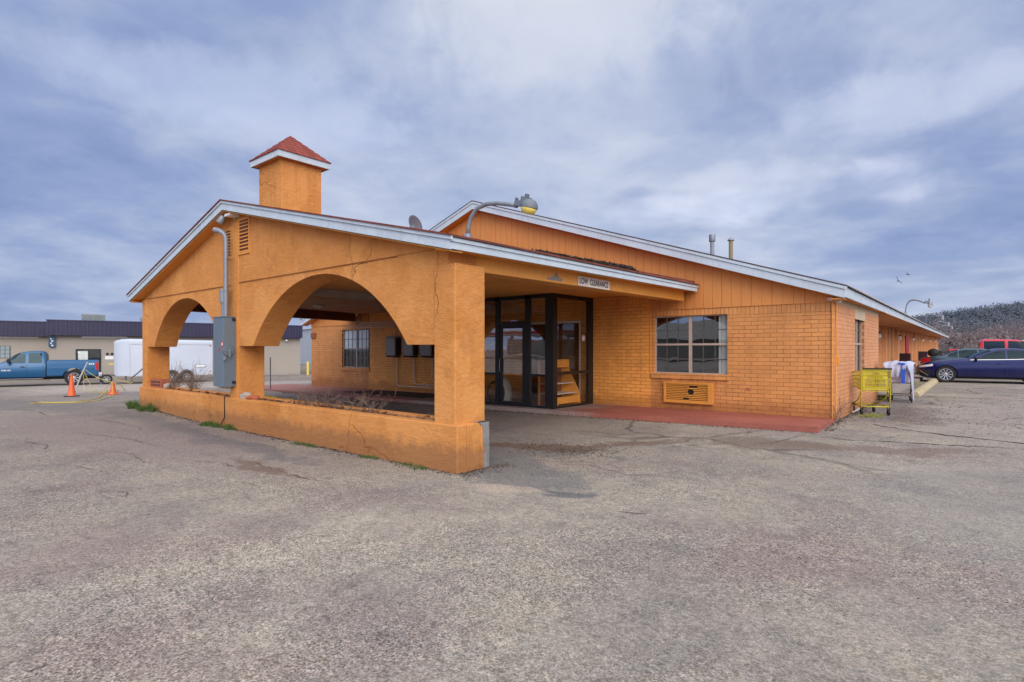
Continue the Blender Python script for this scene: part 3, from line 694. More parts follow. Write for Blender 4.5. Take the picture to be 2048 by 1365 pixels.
# cupola
cx, cy, w = -10.83, 5.92, .445
m = MB(); m.box(cx - w, cx + w, cy - .43, cy + .43, 3.9, 5.30); cup = m.build('cupola', M['stucco'], port)
o_ = .125; z0, z1 = 5.205, 5.325; X0, X1, Y0_, Y1_ = cx - w - o_, cx + w + o_, cy - .43 - o_, cy + .43 + o_
m = MB(); m.box(X0, X1, Y0_, Y0_ + .03, z0, z1); m.box(X0, X1, Y1_ - .03, Y1_, z0, z1); m.box(X0, X0 + .03, Y0_ + .03, Y1_ - .03, z0, z1); m.box(X1 - .03, X1, Y0_ + .03, Y1_ - .03, z0, z1)
m.build('trim', M['fascia'], cup)
m = MB(); m.box(X0 + .03, X1 - .03, Y0_ + .03, Y1_ - .03, z0 + .012, z0 + .03); m.build('soffit', M['orange_wood'], cup)
m = MB(); q = .022; b = [(X0 - q, Y0_ - q, z1 + .002), (X1 + q, Y0_ - q, z1 + .002), (X1 + q, Y1_ + q, z1 + .002), (X0 - q, Y1_ + q, z1 + .002)]
# stepped shingle courses up to the point
ap = Vector((cx, cy, 5.875)); NC = 7
for i in range(NC):
    f0, f1 = i / NC, (i + 1) / NC
    lo = [Vector(p).lerp(ap, f0) + Vector((0, 0, .012)) for p in b]; hi = [Vector(p).lerp(ap, f1) for p in b]
    lo0 = [p - Vector((0, 0, .014)) for p in lo]
    m.add(lo0 + lo + hi, [(0, 1, 5, 4), (1, 2, 6, 5), (2, 3, 7, 6), (3, 0, 4, 7), (4, 5, 9, 8), (5, 6, 10, 9), (6, 7, 11, 10), (7, 4, 8, 11)] + ([(3, 2, 1, 0)] if i == 0 else []))
m.build('roof', M['shingle_red'], cup, fixn=False)
# flood light stubs under the apex
fl = thing('flood_light', 'small grey twin flood lights under the peak of the portico gable', 'light', (-10.9, 4.62, 3.98))
m = MB(); m.box(-10.84, -10.62, 4.62, 4.80, 3.985, 4.03); m.build('bracket', M['white'], fl)
m = MB(); m.lathe([(.03, 0), (.055, .03), (.07, .16), (.065, .17)], 12, tr(-10.95, 4.66, 4.03) @ rot('Y', radians(205)) @ rot('X', radians(20))); m.build('lamp_head', M['galv'], fl, smooth=True)

# ------------------------------------------------------------------ things on the portico
cab = thing('electrical_cabinet', 'tall grey electrical disconnect cabinet with red labels on the middle pillar', 'electrical box', (-10.98, 4.68, .8))
x0, x1, y0, y1 = -11.21, -10.76, 4.572, 4.785
m = MB(); m.box(x0, x1, y0, y1, .805, 2.105); m.build('enclosure', M['cabinet'], cab, bevel=.006)
m = MB(); m.box(x0 - .006, x1 + .008, y0 - .012, y1, 2.106, 2.12)
m.build('drip_cap', M['cabinet'], cab)
for z in (.86, 2.04): MB().box(x1, x1 + .02, y1 - .06, y1 + .0, z, z + .05).build('bracket', M['black'], cab)
Mx = tr(x1 + .001, y0 + .085, 1.475) @ rot('Y', pi / 2)
m = MB(); m.lathe([(.10, 0), (.10, .018), (.085, .022), (.085, .02), (.04, .02), (.035, .05), (0.001, .05)], 28, Mx); m.cur = 1; m.lathe([(.104, -.001), (.104, .012), (.098, .020), (.098, .0)], 28, Mx, True); dial = m.build('disconnect_dial', [M['cabinet'], M['greymetal']], cab, smooth=True, autos=.6)
m = MB(); m.box(x1 + .05, x1 + .075, y0 + .07, y0 + .10, 1.36, 1.50); m.box(x1 + .02, x1 + .06, y0 - .02, y0 + .02, 1.30, 1.38); m.build('handle', M['galv'], dial, bevel=.004)
m = MB(); m.box(x1 - .09, x1 - .02, y0 - .004, y0 - .001, 1.55, 1.66); m.build('warning_label', M['red_sticker'], cab)
m = MB(); m.box(x1 - .075, x1 - .04, y0 - .007, y0 - .0045, 1.575, 1.63); m.build('label_panel', M['white'], cab)
m = MB(); m.box(x1 - .21, x1 - .15, y0 - .004, y0 - .001, 1.47, 1.53); m.build('warning_label', M['red_sticker'], cab)
m = MB(); m.tube([(-10.87, 4.66, 2.11), (-10.87, 4.66, 3.60), (-10.89, 4.63, 3.68), (-10.97, 4.58, 3.735), (-11.05, 4.53, 3.75)], [.043, .043, .046, .05, .056], 14)
for z in (2.6, 3.2): m.lathe([(.053, z), (.053, z + .03)], 14, tr(-10.87, 4.66, 0))
m.build('conduit', M['galv'], cab, smooth=True, autos=.6)
m = MB(); m.tube([(-11.02, 4.68, 2.11), (-11.02, 4.68, 2.38)], .04, 12); m.tube([(-11.02, 4.68, 2.38), (-11.02, 4.68, 2.405)], .06, 12); m.tube([(-11.02, 4.68, 2.405), (-11.02, 4.68, 2.64)], .072, 14)
m.tube([(-11.02, 4.68, 2.105), (-11.02, 4.68, 2.135)], .055, 12); m.build('conduit', M['galv'], cab, smooth=True, autos=.6)
cable = tag(MB().tube([(-11.15, 4.80, .62), (-11.155, 4.753, .585), (-11.14, 4.748, .4), (-11.13, 4.745, .2), (-11.22, 4.72, .06), (-11.4, 4.66, .012), (-11.7, 4.6, .01), (-11.95, 4.62, .01)], .009, 6).build('loose_cable', M['black'], None, smooth=True), 'thin black cable hanging down the base wall below the grey cabinet', 'cable')

# security lamp on the portico eave
M['lamp_grey'] = paint('lamp_housing_grey', (.13, .15, .18), .5, .1, 4, 30)
M['lens_white'] = paint('frosted_lens', (.55, .56, .55), .3, .1)
def lamp_geo(root, s=1.0, lens='lens', hs='lamp_grey'):
    """arm starts at the root, reaches out along +x"""
    m = MB(); m.tube([(0, 0, 0), (0, 0, .06)], .06 * s, 10); m.build('base_plate', M['galv'], root, local=True, smooth=True, autos=.6)
    m = MB(); m.tube([(0, 0, .02), (.02, 0, .15), (.06, 0, .26), (.16, 0, .355), (.32, 0, .385), (.5, 0, .365), (.70, 0, .315), (.80, 0, .285)], .026 * s, 10); m.build('arm', M['galv'], root, local=True, smooth=True)
    T = tr(.97, 0, .235) @ rot('Y', radians(16)) @ Matrix.Scale(.88, 4)
    m = MB(); m.box(-.22, -.06, -.045, .045, .0, .07, T); m.box(-.13, -.02, -.05, .05, .03, .125, T); m.box(-.24, -.23, -.03, .03, -.03, .10, T)
    m.lathe([(.118, 0), (.115, .03), (.10, .065), (.07, .095), (.03, .11), (.001, .113)], 22, T); head = m.build('housing', M[hs], root, local=True, smooth=True, autos=.7)
    m = MB(); m.lathe([(.03, .12), (.03, .165), (.001, .168)], 12, T @ tr(-.075, 0, 0)); m.build('photocell', M['greymetal'], head, local=True)
    m = MB(); m.lathe([(.108, -.001), (.104, -.03), (.085, -.062), (.05, -.08), (.001, -.084)], 22, T); m.build('lens', M[lens], root, local=True, smooth=True)
l1 = thing('security_lamp', 'yellow-lensed yard lamp curving out from the portico roof corner', 'lamp', (-4.88, 5.0, 2.87)); lamp_geo(l1)
# sign
sg = thing('clearance_sign', 'white LOW CLEARANCE board fixed to the orange portico beam', 'sign', (-5.0, 8.2, 2.63))
m = MB(); m.box(-5.018, -5.0, 7.70, 8.70, 2.545, 2.70); m.build('board', M['offwhite'], sg)
MT = Matrix(((0, 0, 1, .002), (1, 0, 0, 0), (0, 1, 0, -.006), (0, 0, 0, 1)))
text_mesh('lettering', 'LOW', .136, M['ink'], sg, tr(0, -.345, 0) @ MT, .001, .80)
text_mesh('lettering', 'CLEARANCE', .136, M['ink'], sg, tr(0, .145, 0) @ MT, .001, .78)
rnd = random.Random(8); m = MB(); n = 18
pl = [(6.86, 2.562), (7.26, 2.566)] + [(7.26 - .40 * i / n, 2.572 + (.04 + .10 * exp(-((i / n - .42) / .16) ** 2)) * rnd.uniform(.55, 1.1)) for i in range(n + 1)]
m.prism(pl, 'x', -5.0205, -5.0165)
tag(m.build('bare_patch', M['stucco_worn'], port), 'grey scraped patch on the orange beam')
# satellite dish behind the ridge
sd = thing('satellite_dish', 'small grey satellite dish rising behind the portico roof ridge', 'satellite dish', (-10.6, 9.0, 4.25))
m = MB(); T = tr(-10.55, 8.95, 4.52) @ rot('Z', radians(8)) @ rot('Y', radians(76))
m.lathe([(.001, 0), (.12, .012), (.2, .036), (.24, .055), (.236, .062), (.19, .045), (.1, .018), (.001, .01)], 26, T); m.build('reflector', paint('dish_grey', (.11, .105, .12), .6, .1), sd, smooth=True)
m = MB(); m.tube([(-10.6, 9.0, 4.2), (-10.6, 9.0, 4.5)], .02, 8); m.tube([(-10.5, 8.9, 4.35), (-10.25, 8.65, 4.38)], .012, 6); m.box(-10.29, -10.21, 8.6, 8.68, 4.36, 4.42); m.build('mast', M['galv'], sd)
# debris on the roof
m = MB(); rnd = random.Random(5)
for i in range(3600):
    t_ = rnd.random() ** .8; yy = 6.4 + t_ * 3.6; xx = -4.78 - abs(rnd.gauss(0, .10)) - .55 * t_ ** 2 * .6
    zr = interp([(4.57, 2.845), (12.12, 2.935)], yy) + (-4.71 - xx) * .235
    hgt = .025 + .065 * ss(0, 1, t_) * (1 - ss(.93, 1, t_))
    p = Vector((xx, yy, zr + rnd.random() * hgt * (.5 + .5 * sin(yy * 7) ** 2))); s_ = rnd.uniform(.012, .04)
    a = Vector((rnd.gauss(0, 1), rnd.gauss(0, 1), rnd.gauss(0, 1))).normalized(); b2 = a.orthogonal().normalized()
    m.add([p - a * s_, p + b2 * s_ * .5, p + a * s_, p - b2 * s_ * .5], [(0, 1, 2, 3)])
tag(m.build('leaf_litter', M['leafd'], None, fixn=False), 'dark dead leaves piled along the portico roof edge', 'leaf litter', kind='stuff')
# strip of roof cant against the gable, behind the leaves
m = MB(); m.hexa([(-9.5, 11.2, 4.0), (-4.8, 11.2, 2.92), (-4.8, 12.13, 2.94), (-9.5, 12.13, 4.0)], [(-9.5, 11.2, 4.01), (-4.8, 11.2, 2.93), (-4.85, 12.13, 3.02), (-9.5, 12.13, 4.22)])
m.build('roof_cricket', M['shingle'], port)

# things lying on the base wall
hb = thing('hollow_brick', 'red clay brick with a grid of holes on the base wall left end', 'brick', (-15.2, 4.98, .585), radians(4))
m = MB(); m.box(-.30, .30, -.1, .1, 0, .20); m.cur = 1
for i in range(6):
    for j in range(2): m.box(-.24 + i * .083, -.24 + i * .083 + .052, -.104, -.099, .04 + j * .075, .088 + j * .075)
m.build('clay_block', [M['rust_brick'], M['dark_room']], hb, local=True)
def rock(loc, r, seed, name, label, mat='rock', cat='rock', sq=(1, .7, .6)):
    bm = bmesh.new(); bmesh.ops.create_icosphere(bm, subdivisions=2, radius=r); rn = random.Random(seed)
    for v in bm.verts: v.co = Vector((v.co.x * sq[0], v.co.y * sq[1], v.co.z * sq[2])) * rn.uniform(.78, 1.18)
    me = bpy.data.meshes.new(name); bm.to_mesh(me); bm.free(); me.materials.append(M[mat])
    o = bpy.data.objects.new(name, me); COL.objects.link(o); o.location = loc; o.rotation_euler = (0, 0, rn.random() * 3)
    return tag(o, label, cat)
rock((-10.5, 4.86, .63), .13, 1, 'stone', 'pale stone on the base wall beside the middle pillar')
rock((-10.27, 4.88, .615), .11, 2, 'broken_brick', 'broken dark red brick right of the pale stone', 'rust_brick', 'brick', (1.2, .6, .45))
rock((-15.62, 4.95, .64), .13, 4, 'stone', 'grey rubble stone at the left pillar foot on the base wall', 'stucco_worn')
rock((-14.75, 4.98, .63), .12, 6, 'stone', 'brown rubble stone right of the holed brick')
# dead weeds in the planter
def twigs(m, base, n, h, spread, rnd, r=.004):
    for i in range(n):
        p = Vector(base) + Vector((rnd.uniform(-spread, spread), rnd.uniform(-.06, .06), 0)); d = Vector((rnd.gauss(0, .55), rnd.gauss(0, .25), 1)).normalized(); L = h * rnd.uniform(.4, 1.1); pts = [p]
        for k in range(4):
            d = (d + Vector((rnd.gauss(0, .25), rnd.gauss(0, .2), -.12))).normalized(); p = p + d * L / 4; pts.append(p)
            if k > 0:
                d2 = (d + Vector((rnd.gauss(0, .8), rnd.gauss(0, .5), .2))).normalized(); m.tube([p, p + d2 * L * .22, p + d2 * L * .34 + Vector((0, 0, -.02))], [r * .7, r * .5, r * .3], 3, cap=False)
        m.tube(pts, [r, r * .9, r * .75, r * .6, r * .35], 3, cap=False)
rnd = random.Random(11)
for (bx, n, h, s_, lab) in ((-8.1, 100, .33, .85, 'dry brown weeds sprawling in the planter under the larger arch'), (-6.9, 24, .40, .2, 'dry upright weed stalks in the planter near the right pillar')):
    m = MB(); twigs(m, (bx, 5.05, .55), n, h, s_, rnd); tag(m.build('dead_weeds', M['twig'], None, fixn=False), lab, 'weeds')
m = MB()
for i in range(500):
    xx = rnd.uniform(-15.0, -5.4); p = Vector((xx, rnd.uniform(4.94, 5.17), .555 + rnd.random() * .03)); s_ = rnd.uniform(.015, .05)
    a = Vector((rnd.gauss(0, 1), rnd.gauss(0, 1), rnd.gauss(0, .4))).normalized(); b2 = a.orthogonal().normalized(); m.add([p - a * s_, p + b2 * s_ * .6, p + a * s_, p - b2 * s_ * .6], [(0, 1, 2, 3)])
tag(m.build('planter_litter', paint('brown_litter', (.26, .12, .06), .95, .4, 9, 40), None, fixn=False), 'brown leaf litter lying along the planter top', 'leaf litter', kind='stuff')
# grass tufts
def tuft(name, loc, rx, ry, n, h, mat, label, group):
    m = MB(); rn = random.Random(int(abs(loc[0] * 100))); nc = max(3, int(rx * 12)); cl_ = [(rn.uniform(-rx, rx), rn.uniform(-ry, ry), rn.uniform(.35, 1.25)) for _ in range(nc)]
    for i in range(n):
        cx_, cy_, k_ = rn.choice(cl_); p = Vector((cx_ + rn.gauss(0, .07), cy_ + rn.gauss(0, .03), 0)); d = Vector((rn.gauss(0, .55), rn.gauss(0, .45), 1)).normalized(); L = h * rn.uniform(.5, 1.2) * k_; s_ = rn.uniform(.003, .007)
        sd_ = d.orthogonal().normalized() * s_; p2 = p + d * L * .6; p3 = p + d * L + Vector((d.x, d.y, -.3)) * L * .25
        m.add([p - sd_, p + sd_, p2 + sd_ * .7, p2 - sd_ * .7, p3], [(0, 1, 2, 3), (3, 2, 4)])
    o = m.build(name, M[mat], None, fixn=False); o.location = loc; return tag(o, label, 'grass', group)
TF = [(-15.5, 4.62, .95, .16, 900, .17, 'grassg', 'long green grass strip along the left end of the base wall'),
      (-11.3, 4.60, .6, .12, 480, .12, 'grassg', 'green grass tuft on the asphalt below the grey cabinet'),
      (-8.15, 4.68, .3, .05, 90, .08, 'grassg', 'small green tuft at the foot of the base wall, middle of the larger arch'),
      (-6.57, 4.69, .22, .05, 80, .06, 'grassg', 'small green tuft at the base wall left of its right corner'),
      (-5.5, 4.68, .22, .05, 90, .07, 'grassg', 'small green tuft nearest the right corner of the base wall'),
      (-1.75, 13.55, .22, .14, 160, .09, 'grassd', 'yellow-green weed tuft on the asphalt in front of the yellow cart'),
      (-2.05, 19.5, .12, 1.4, 220, .16, 'grassd', 'green weeds along the side walkway kerb behind the sheeted cart'),
      (-1.9, 26.5, .18, 1.0, 160, .18, 'grassd', 'weeds on the kerb in front of the blue sedan')]
for (x, y, rx, ry, n, h, mt, lab) in TF: tuft('grass_tuft', (x, y, g(x, y) + .001), rx, ry, n, h, mt, lab, 'grass tufts in the pavement')
m = MB(); rnd = random.Random(44)
def strew(n, fx, s0, s1, hh=.012):
    for i in range(n):
        x, y = fx(); zz = fz(x, y); p = Vector((x, y, zz + rnd.random() * hh + .004)); sz = rnd.uniform(s0, s1)
        a = Vector((rnd.gauss(0, 1), rnd.gauss(0, 1), rnd.gauss(0, .35))).normalized(); b2 = a.orthogonal().normalized(); m.add([p - a * sz, p + b2 * sz * .6, p + a * sz, p - b2 * sz * .6], [(0, 1, 2, 3)])
fz = g
strew(900, lambda: (rnd.uniform(-16, -4.8), 4.75 - abs(rnd.gauss(0, .07))), .006, .02)
strew(260, lambda: (-4.80 + abs(rnd.gauss(0, .12)), rnd.uniform(4.7, 5.6)), .006, .018)
strew(1000, lambda: (lambda q: (q, interp(EDGE, q) - .02 - abs(rnd.gauss(0, .08))))(rnd.uniform(-19, -2.1)), .006, .024)
strew(500, lambda: (-2.1 + abs(rnd.gauss(0, .10)), rnd.uniform(11, 19)), .008, .025)
strew(420, lambda: (-4.7 + rnd.gauss(0, .45), 6.95 + rnd.gauss(0, .3)), .008, .022)
strew(500, lambda: (-1.0 + rnd.gauss(0, .8), 14.2 + rnd.gauss(0, 1.2)), .006, .018)
strew(260, lambda: (rnd.uniform(-.8, 2.2), rnd.uniform(13, 22)), .007, .024)
strew(500, lambda: (rnd.uniform(-9, .5), rnd.uniform(1.2, 8)), .003, .010)
tag(m.build('ground_litter', M['leafd2'], None, fixn=False), 'scattered dead leaves, soil and grit along the walls and cracks', 'litter', kind='stuff')

# ------------------------------------------------------------------ motel building
mot = thing('motel_building', 'long low orange brick motel with white fascia and glass entrance vestibule', 'building', (-11.4, 12.2, 0))
XL, XR = -20.66, -2.14
def wall_holes(mb, u0, u1, z0, z1, holes, w, axis, depth):
    """wall sheet at plane w with rectangular holes (u0,u1,z0,z1) and reveals going 'depth' inward (+)"""
    us = sorted({u0, u1, *[min(max(h[i], u0), u1) for h in holes for i in (0, 1)]}); zs = sorted({z0, z1, *[min(max(h[i], z0), z1) for h in holes for i in (2, 3)]})
    def P(u, z, d=0): return (u, w + d, z) if axis == 'x' else (w + d, u, z)
    for i in range(len(us) - 1):
        for j in range(len(zs) - 1):
            cu, cz = (us[i] + us[i + 1]) / 2, (zs[j] + zs[j + 1]) / 2
            if any(h[0] < cu < h[1] and h[2] < cz < h[3] for h in holes): continue
            mb.add([P(us[i], zs[j]), P(us[i + 1], zs[j]), P(us[i + 1], zs[j + 1]), P(us[i], zs[j + 1])], [(0, 1, 2, 3)])
    for h in holes:
        a, b, c, d = max(h[0], u0), min(h[1], u1), max(h[2], z0), min(h[3], z1)
        if a >= b or c >= d: continue
        for q in (((a, c), (a, d)), ((b, d), (b, c)), ((a, d), (b, d)), ((b, c), (a, c))):
            (ua, za), (ub, zb) = q
            if abs(za - zb) < 1e-6 and abs(za - (z1 if za == d else z0)) < 1e-6 and (h[3] > z1 or h[2] < z0): continue
            mb.add([P(ua, za), P(ub, zb), P(ub, zb, depth), P(ua, za, depth)], [(0, 1, 2, 3)])
WR = (-5.83, -4.14, .955, 2.265); WL = (-18.52, -16.80, .835, 2.235); LOB = (-9.62, -7.86, 0.02, 2.25)
ACB = (-5.50, -4.52, .33, .74)
ZT = 2.41; ZMT = 2.79; MX0, MX1 = -16.86, -5.90
mb = MB(); wall_holes(mb, XL, MX0, -.3, ZT - .2, [WL], D, 'x', .12); mb.cur = 1; wall_holes(mb, MX0, MX1, -.3, ZMT - .2, [WL, LOB], D, 'x', .12); mb.cur = 0; wall_holes(mb, MX1, XR, -.3, ZT - .2, [WR, ACB], D, 'x', .12)
mb.build('brick_wall', [M['brick'], M['brick_mid']], mot, fixn=False)
mb = MB(); wall_holes(mb, XL, MX0, ZT - .2, ZT, [WL], D, 'x', .12); mb.cur = 1; wall_holes(mb, MX0, MX1, ZMT - .2, ZMT, [], D, 'x', .12); mb.cur = 0; wall_holes(mb, MX1, XR, ZT - .2, ZT, [WR], D, 'x', .12)
mb.build('soldier_course', [M['soldier'], M['soldier_mid']], mot, fixn=False)
AP = (-11.4, 5.87)
def mtop(x): return 5.70 - .3335 * abs(x + 11.4)
mb = MB()
poly = [(XL, ZT), (MX0, ZT), (MX0, ZMT), (MX1, ZMT), (MX1, ZT), (XR, ZT), (XR, mtop(XR)), (-11.4, 5.70), (XL, mtop(XL))]
# convex pieces so the faces stay clean
for pc in ([(XL, ZT), (MX0, ZT), (MX0, mtop(MX0)), (XL, mtop(XL))], [(MX0, ZMT), (-11.4, ZMT), (-11.4, 5.70), (MX0, mtop(MX0))], [(-11.4, ZMT), (MX1, ZMT), (MX1, mtop(MX1)), (-11.4, 5.70)], [(MX1, ZT), (XR, ZT), (XR, mtop(XR)), (MX1, mtop(MX1))]):
    mb.add([(x, D - .022, z) for x, z in pc], [(0, 1, 2, 3)])
mb.add([(MX1, D - .022, ZT), (XR, D - .022, ZT), (XR, D, ZT), (MX1, D, ZT), (XL, D - .022, ZT), (MX0, D - .022, ZT), (MX0, D, ZT), (XL, D, ZT)], [(0, 1, 2, 3), (4, 5, 6, 7)])
mb.build('gable_siding', M['siding'], mot, fixn=False)
mb = MB(); mb.box(MX1 - .012, MX1 + .012, D - .03, D, ZT - .0, ZMT + .05); mb.box(MX1 - .035, MX1 - .012, D - .012, D, .95, ZT); mb.build('corner_trim', M['orange_wood'], mot)
# side wall
SX = XR
SW = (14.66, 16.0, .95, 2.30)
mb = MB(); wall_holes(mb, D, 18.52, -.3, ZT - .2, [SW], SX, 'y', -.12); mb.add([(SX, 18.52, -.3), (-3.6, 18.52, -.3), (-3.6, 18.52, 2.7), (SX, 18.52, 2.7)], [(0, 1, 2, 3)])
mb.build('side_wall', M['brick_side'], mot, fixn=False)
mb = MB(); wall_holes(mb, D, 18.52, ZT - .2, ZT, [SW], SX, 'y', -.12); mb.build('soldier_course', M['soldier_side'], mot, fixn=False)
mb = MB(); mb.add([(SX - .004, D, ZT), (SX - .004, 18.52, ZT), (SX - .004, 18.52, 2.62), (SX - .004, D, 2.62)], [(0, 1, 2, 3)]); mb.box(SX, SX + .012, SW[0] - .05, SW[1] + .05, 2.19, ZT + .0)
mb.build('frieze_board', paint('cream_frieze', (.52, .42, .28), .6, .12, 2, 20), mot, fixn=False)
RWX = -3.6; YE = 82.0
def zup(y): return .0051 * (y - 12)
mb = MB()
mb.add([(RWX, 18.5, -.3), (RWX, YE, -.3), (RWX, YE, 3.0), (RWX, 18.5, 2.6), (-19, YE, -.3), (-19, YE, 3.0)], [(0, 1, 2, 3), (1, 4, 5, 2)])
mb.add([(XL, D, -.4), (XL, YE, -.4), (XL, YE, 2.9), (XL, D, 2.6)], [(0, 1, 2, 3)])
mb.build('room_wall', M['brick_side'], mot, fixn=False)
# roof
F2 = [(-20.97, 2.69), AP, (-1.86, 2.69)]; B2 = [(-20.97, 3.0), (-11.8, 6.15), (-2.60, 3.04)]
m = ribbon(F2, B2, 11.86, YE + .6, .022); m.cur = 1
rnd = random.Random(4); y = 13.0
while y < YE:
    t_ = (y - 11.89) / (YE - 11.4); x = -1.86 - .76 * t_; z = 2.69 + .35 * t_; L = rnd.uniform(.16, .26) * (1 + t_)
    m.hexa([(x - .10, y, z + .001), (x + .03, y, z - .018), (x + .03, y + L, z - .018), (x - .10, y + L, z + .001)], [(x - .10, y, z + .03), (x + .028, y, z + .012), (x + .028, y + L, z + .012), (x - .10, y + L, z + .03)])
    y += L + rnd.uniform(.14, .24) * (1 + t_)
m.build('roof', [M['roof_dark'], paint('pale_drip_edge', (.42, .40, .40), .6, .2, 3, 20)], mot)
m = rake([(-20.93, 2.68), (-11.4, 5.85), (-1.9, 2.68)], 11.89, 11.925, .225, .004); m.build('fascia_board', M['fascia'], mot)
m = rake(F2, 11.868, 11.888, .085, .026); m.build('fascia_trim', M['fascia'], mot)
m = rake([(-20.9, 2.64), (-11.4, 5.81), (-1.93, 2.64)], 11.925, D - .02, .19, .175)
m.box(-2.14, -1.93, 11.925, D + .03, 2.44, 2.46); m.build('soffit', M['orange_wood'], mot)
m = MB(); a = (-1.9, 11.89, 2.68); b = (-2.65, YE + .5, 3.03)
m.hexa([(a[0] - .03, a[1] + .035, a[2] - .20), (a[0], a[1], a[2] - .20), (b[0], b[1], b[2] - .18), (b[0] - .03, b[1], b[2] - .18)], [(a[0] - .03, a[1] + .035, a[2] - .012), (a[0], a[1], a[2] - .012), (b[0], b[1], b[2] - .012), (b[0] - .03, b[1], b[2] - .012)])
m.build('fascia_board', M['fascia'], mot)
m = MB(); m.hexa([(-3.6, 18.5, 2.53), (-1.97, 18.5, 2.50), (-2.66, YE + .4, 2.86), (-3.6, YE + .4, 2.88)], [(-3.6, 18.5, 2.55), (-1.97, 18.5, 2.52), (-2.66, YE + .4, 2.88), (-3.6, YE + .4, 2.90)])
m.add([(SX, D, 2.505), (-1.94, D, 2.49), (-1.97, 18.5, 2.51), (SX, 18.5, 2.53)], [(0, 1, 2, 3)])
m.build('walkway_soffit', M['soffit_line'], mot, fixn=False)
m = MB(); m.box(SX - .1, SX + .012, D - .025, D - .002, 2.44, 2.50); m.box(-2.10, -2.02, 12.22, 12.30, 2.40, 2.48); m.build('lookout_block', M['offwhite'], mot)

def window(name, x0, x1, z0, z1, w, axis, inward, parent, cols=3, curtain=None, sill=True, mats=('alum', 'muntin'), gl='glass'):
    """double-hung pair; inward = direction (+1/-1) along the wall normal into the building"""
    def bx(m, u0, u1, d0, d1, za, zb):
        lo, hi = sorted((w + inward * d0, w + inward * d1))
        if axis == 'x': m.box(u0, u1, lo, hi, za, zb)
        else: m.box(lo, hi, u0, u1, za, zb)
    f = .026; um = (x0 + x1) / 2; zm = z0 + (z1 - z0) * .505
    m = MB(); bx(m, x0, x0 + f, .06, .11, z0, z1); bx(m, x1 - f, x1, .06, .11, z0, z1); bx(m, x0 + f, x1 - f, .06, .11, z1 - f, z1); bx(m, x0 + f, x1 - f, .06, .11, z0, z0 + f)
    bx(m, um - .032, um + .032, .055, .112, z0 + f, z1 - f)
    for (a, b) in ((x0 + f, um - .032), (um + .032, x1 - f)): bx(m, a, b, .058, .10, zm - .022, zm + .022)
    fr = m.build(name, M[mats[0]], parent)
    m = MB()
    for (a, b) in ((x0 + f, um - .032), (um + .032, x1 - f)):
        for i in range(1, cols): u = a + (b - a) * i / cols; bx(m, u - .009, u + .009, .070, .079, z0 + f, zm - .022); bx(m, u - .009, u + .009, .070, .079, zm + .022, z1 - f)
        for (c, d) in ((z0 + f, zm - .022), (zm + .022, z1 - f)): zc = (c + d) / 2; bx(m, a, b, .0705, .0785, zc - .009, zc + .009)
    m.build('muntins', M[mats[1]], fr)
    for (a, b) in ((x0 + f, um - .032), (um + .032, x1 - f)):
        for (c, d) in ((z0 + f, zm - .022), (zm + .022, z1 - f)):
            m = MB(); bx(m, a, b, .080, .083, c, d); m.build('pane', M[gl], fr)
    if sill:
        m = MB(); bx(m, x0 - .07, x1 + .03, -.035, .07, z0 - .125, z0 - .003); m.build('sill', M['brick'] if axis == 'x' else M['brick_side'], fr, bevel=.006)
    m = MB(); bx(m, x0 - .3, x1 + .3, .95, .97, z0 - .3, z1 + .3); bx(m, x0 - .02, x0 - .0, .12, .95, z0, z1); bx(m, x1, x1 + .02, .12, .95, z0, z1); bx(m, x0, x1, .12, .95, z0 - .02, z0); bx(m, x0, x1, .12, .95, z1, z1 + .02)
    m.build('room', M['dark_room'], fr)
    if curtain:
        for (u0, u1, za, zb) in curtain:
            rows = []
            n = max(8, int((u1 - u0) / .02))
            for zz in (za, (za + zb) / 2, zb):
                rr = []
                for i in range(n + 1):
                    u = u0 + (u1 - u0) * i / n; d = w + inward * (.108 + .014 * sin(u * 62) + .006 * sin(u * 23))
                    rr.append((u, d, zz) if axis == 'x' else (d, u, zz))
                rows.append(rr)
            m = MB(); m.grid(rows); m.build('curtain', M['curtain'], fr, smooth=True, fixn=False)
    return fr
M['glass_r'] = glass_mat('reflective_glass', (.7, .73, .73), .26)
window('window', *WR, D, 'x', 1, mot, curtain=[(-4.36, -4.17, .97, 2.25)], gl='glass_r')
window('window', *WL, D, 'x', 1, mot, curtain=[(-18.5, -17.7, 1.53, 2.22), (-17.6, -16.82, 1.53, 2.22)])
window('window', *SW, SX, 'y', -1, mot, curtain=[(14.75, 15.2, .97, 2.28)])
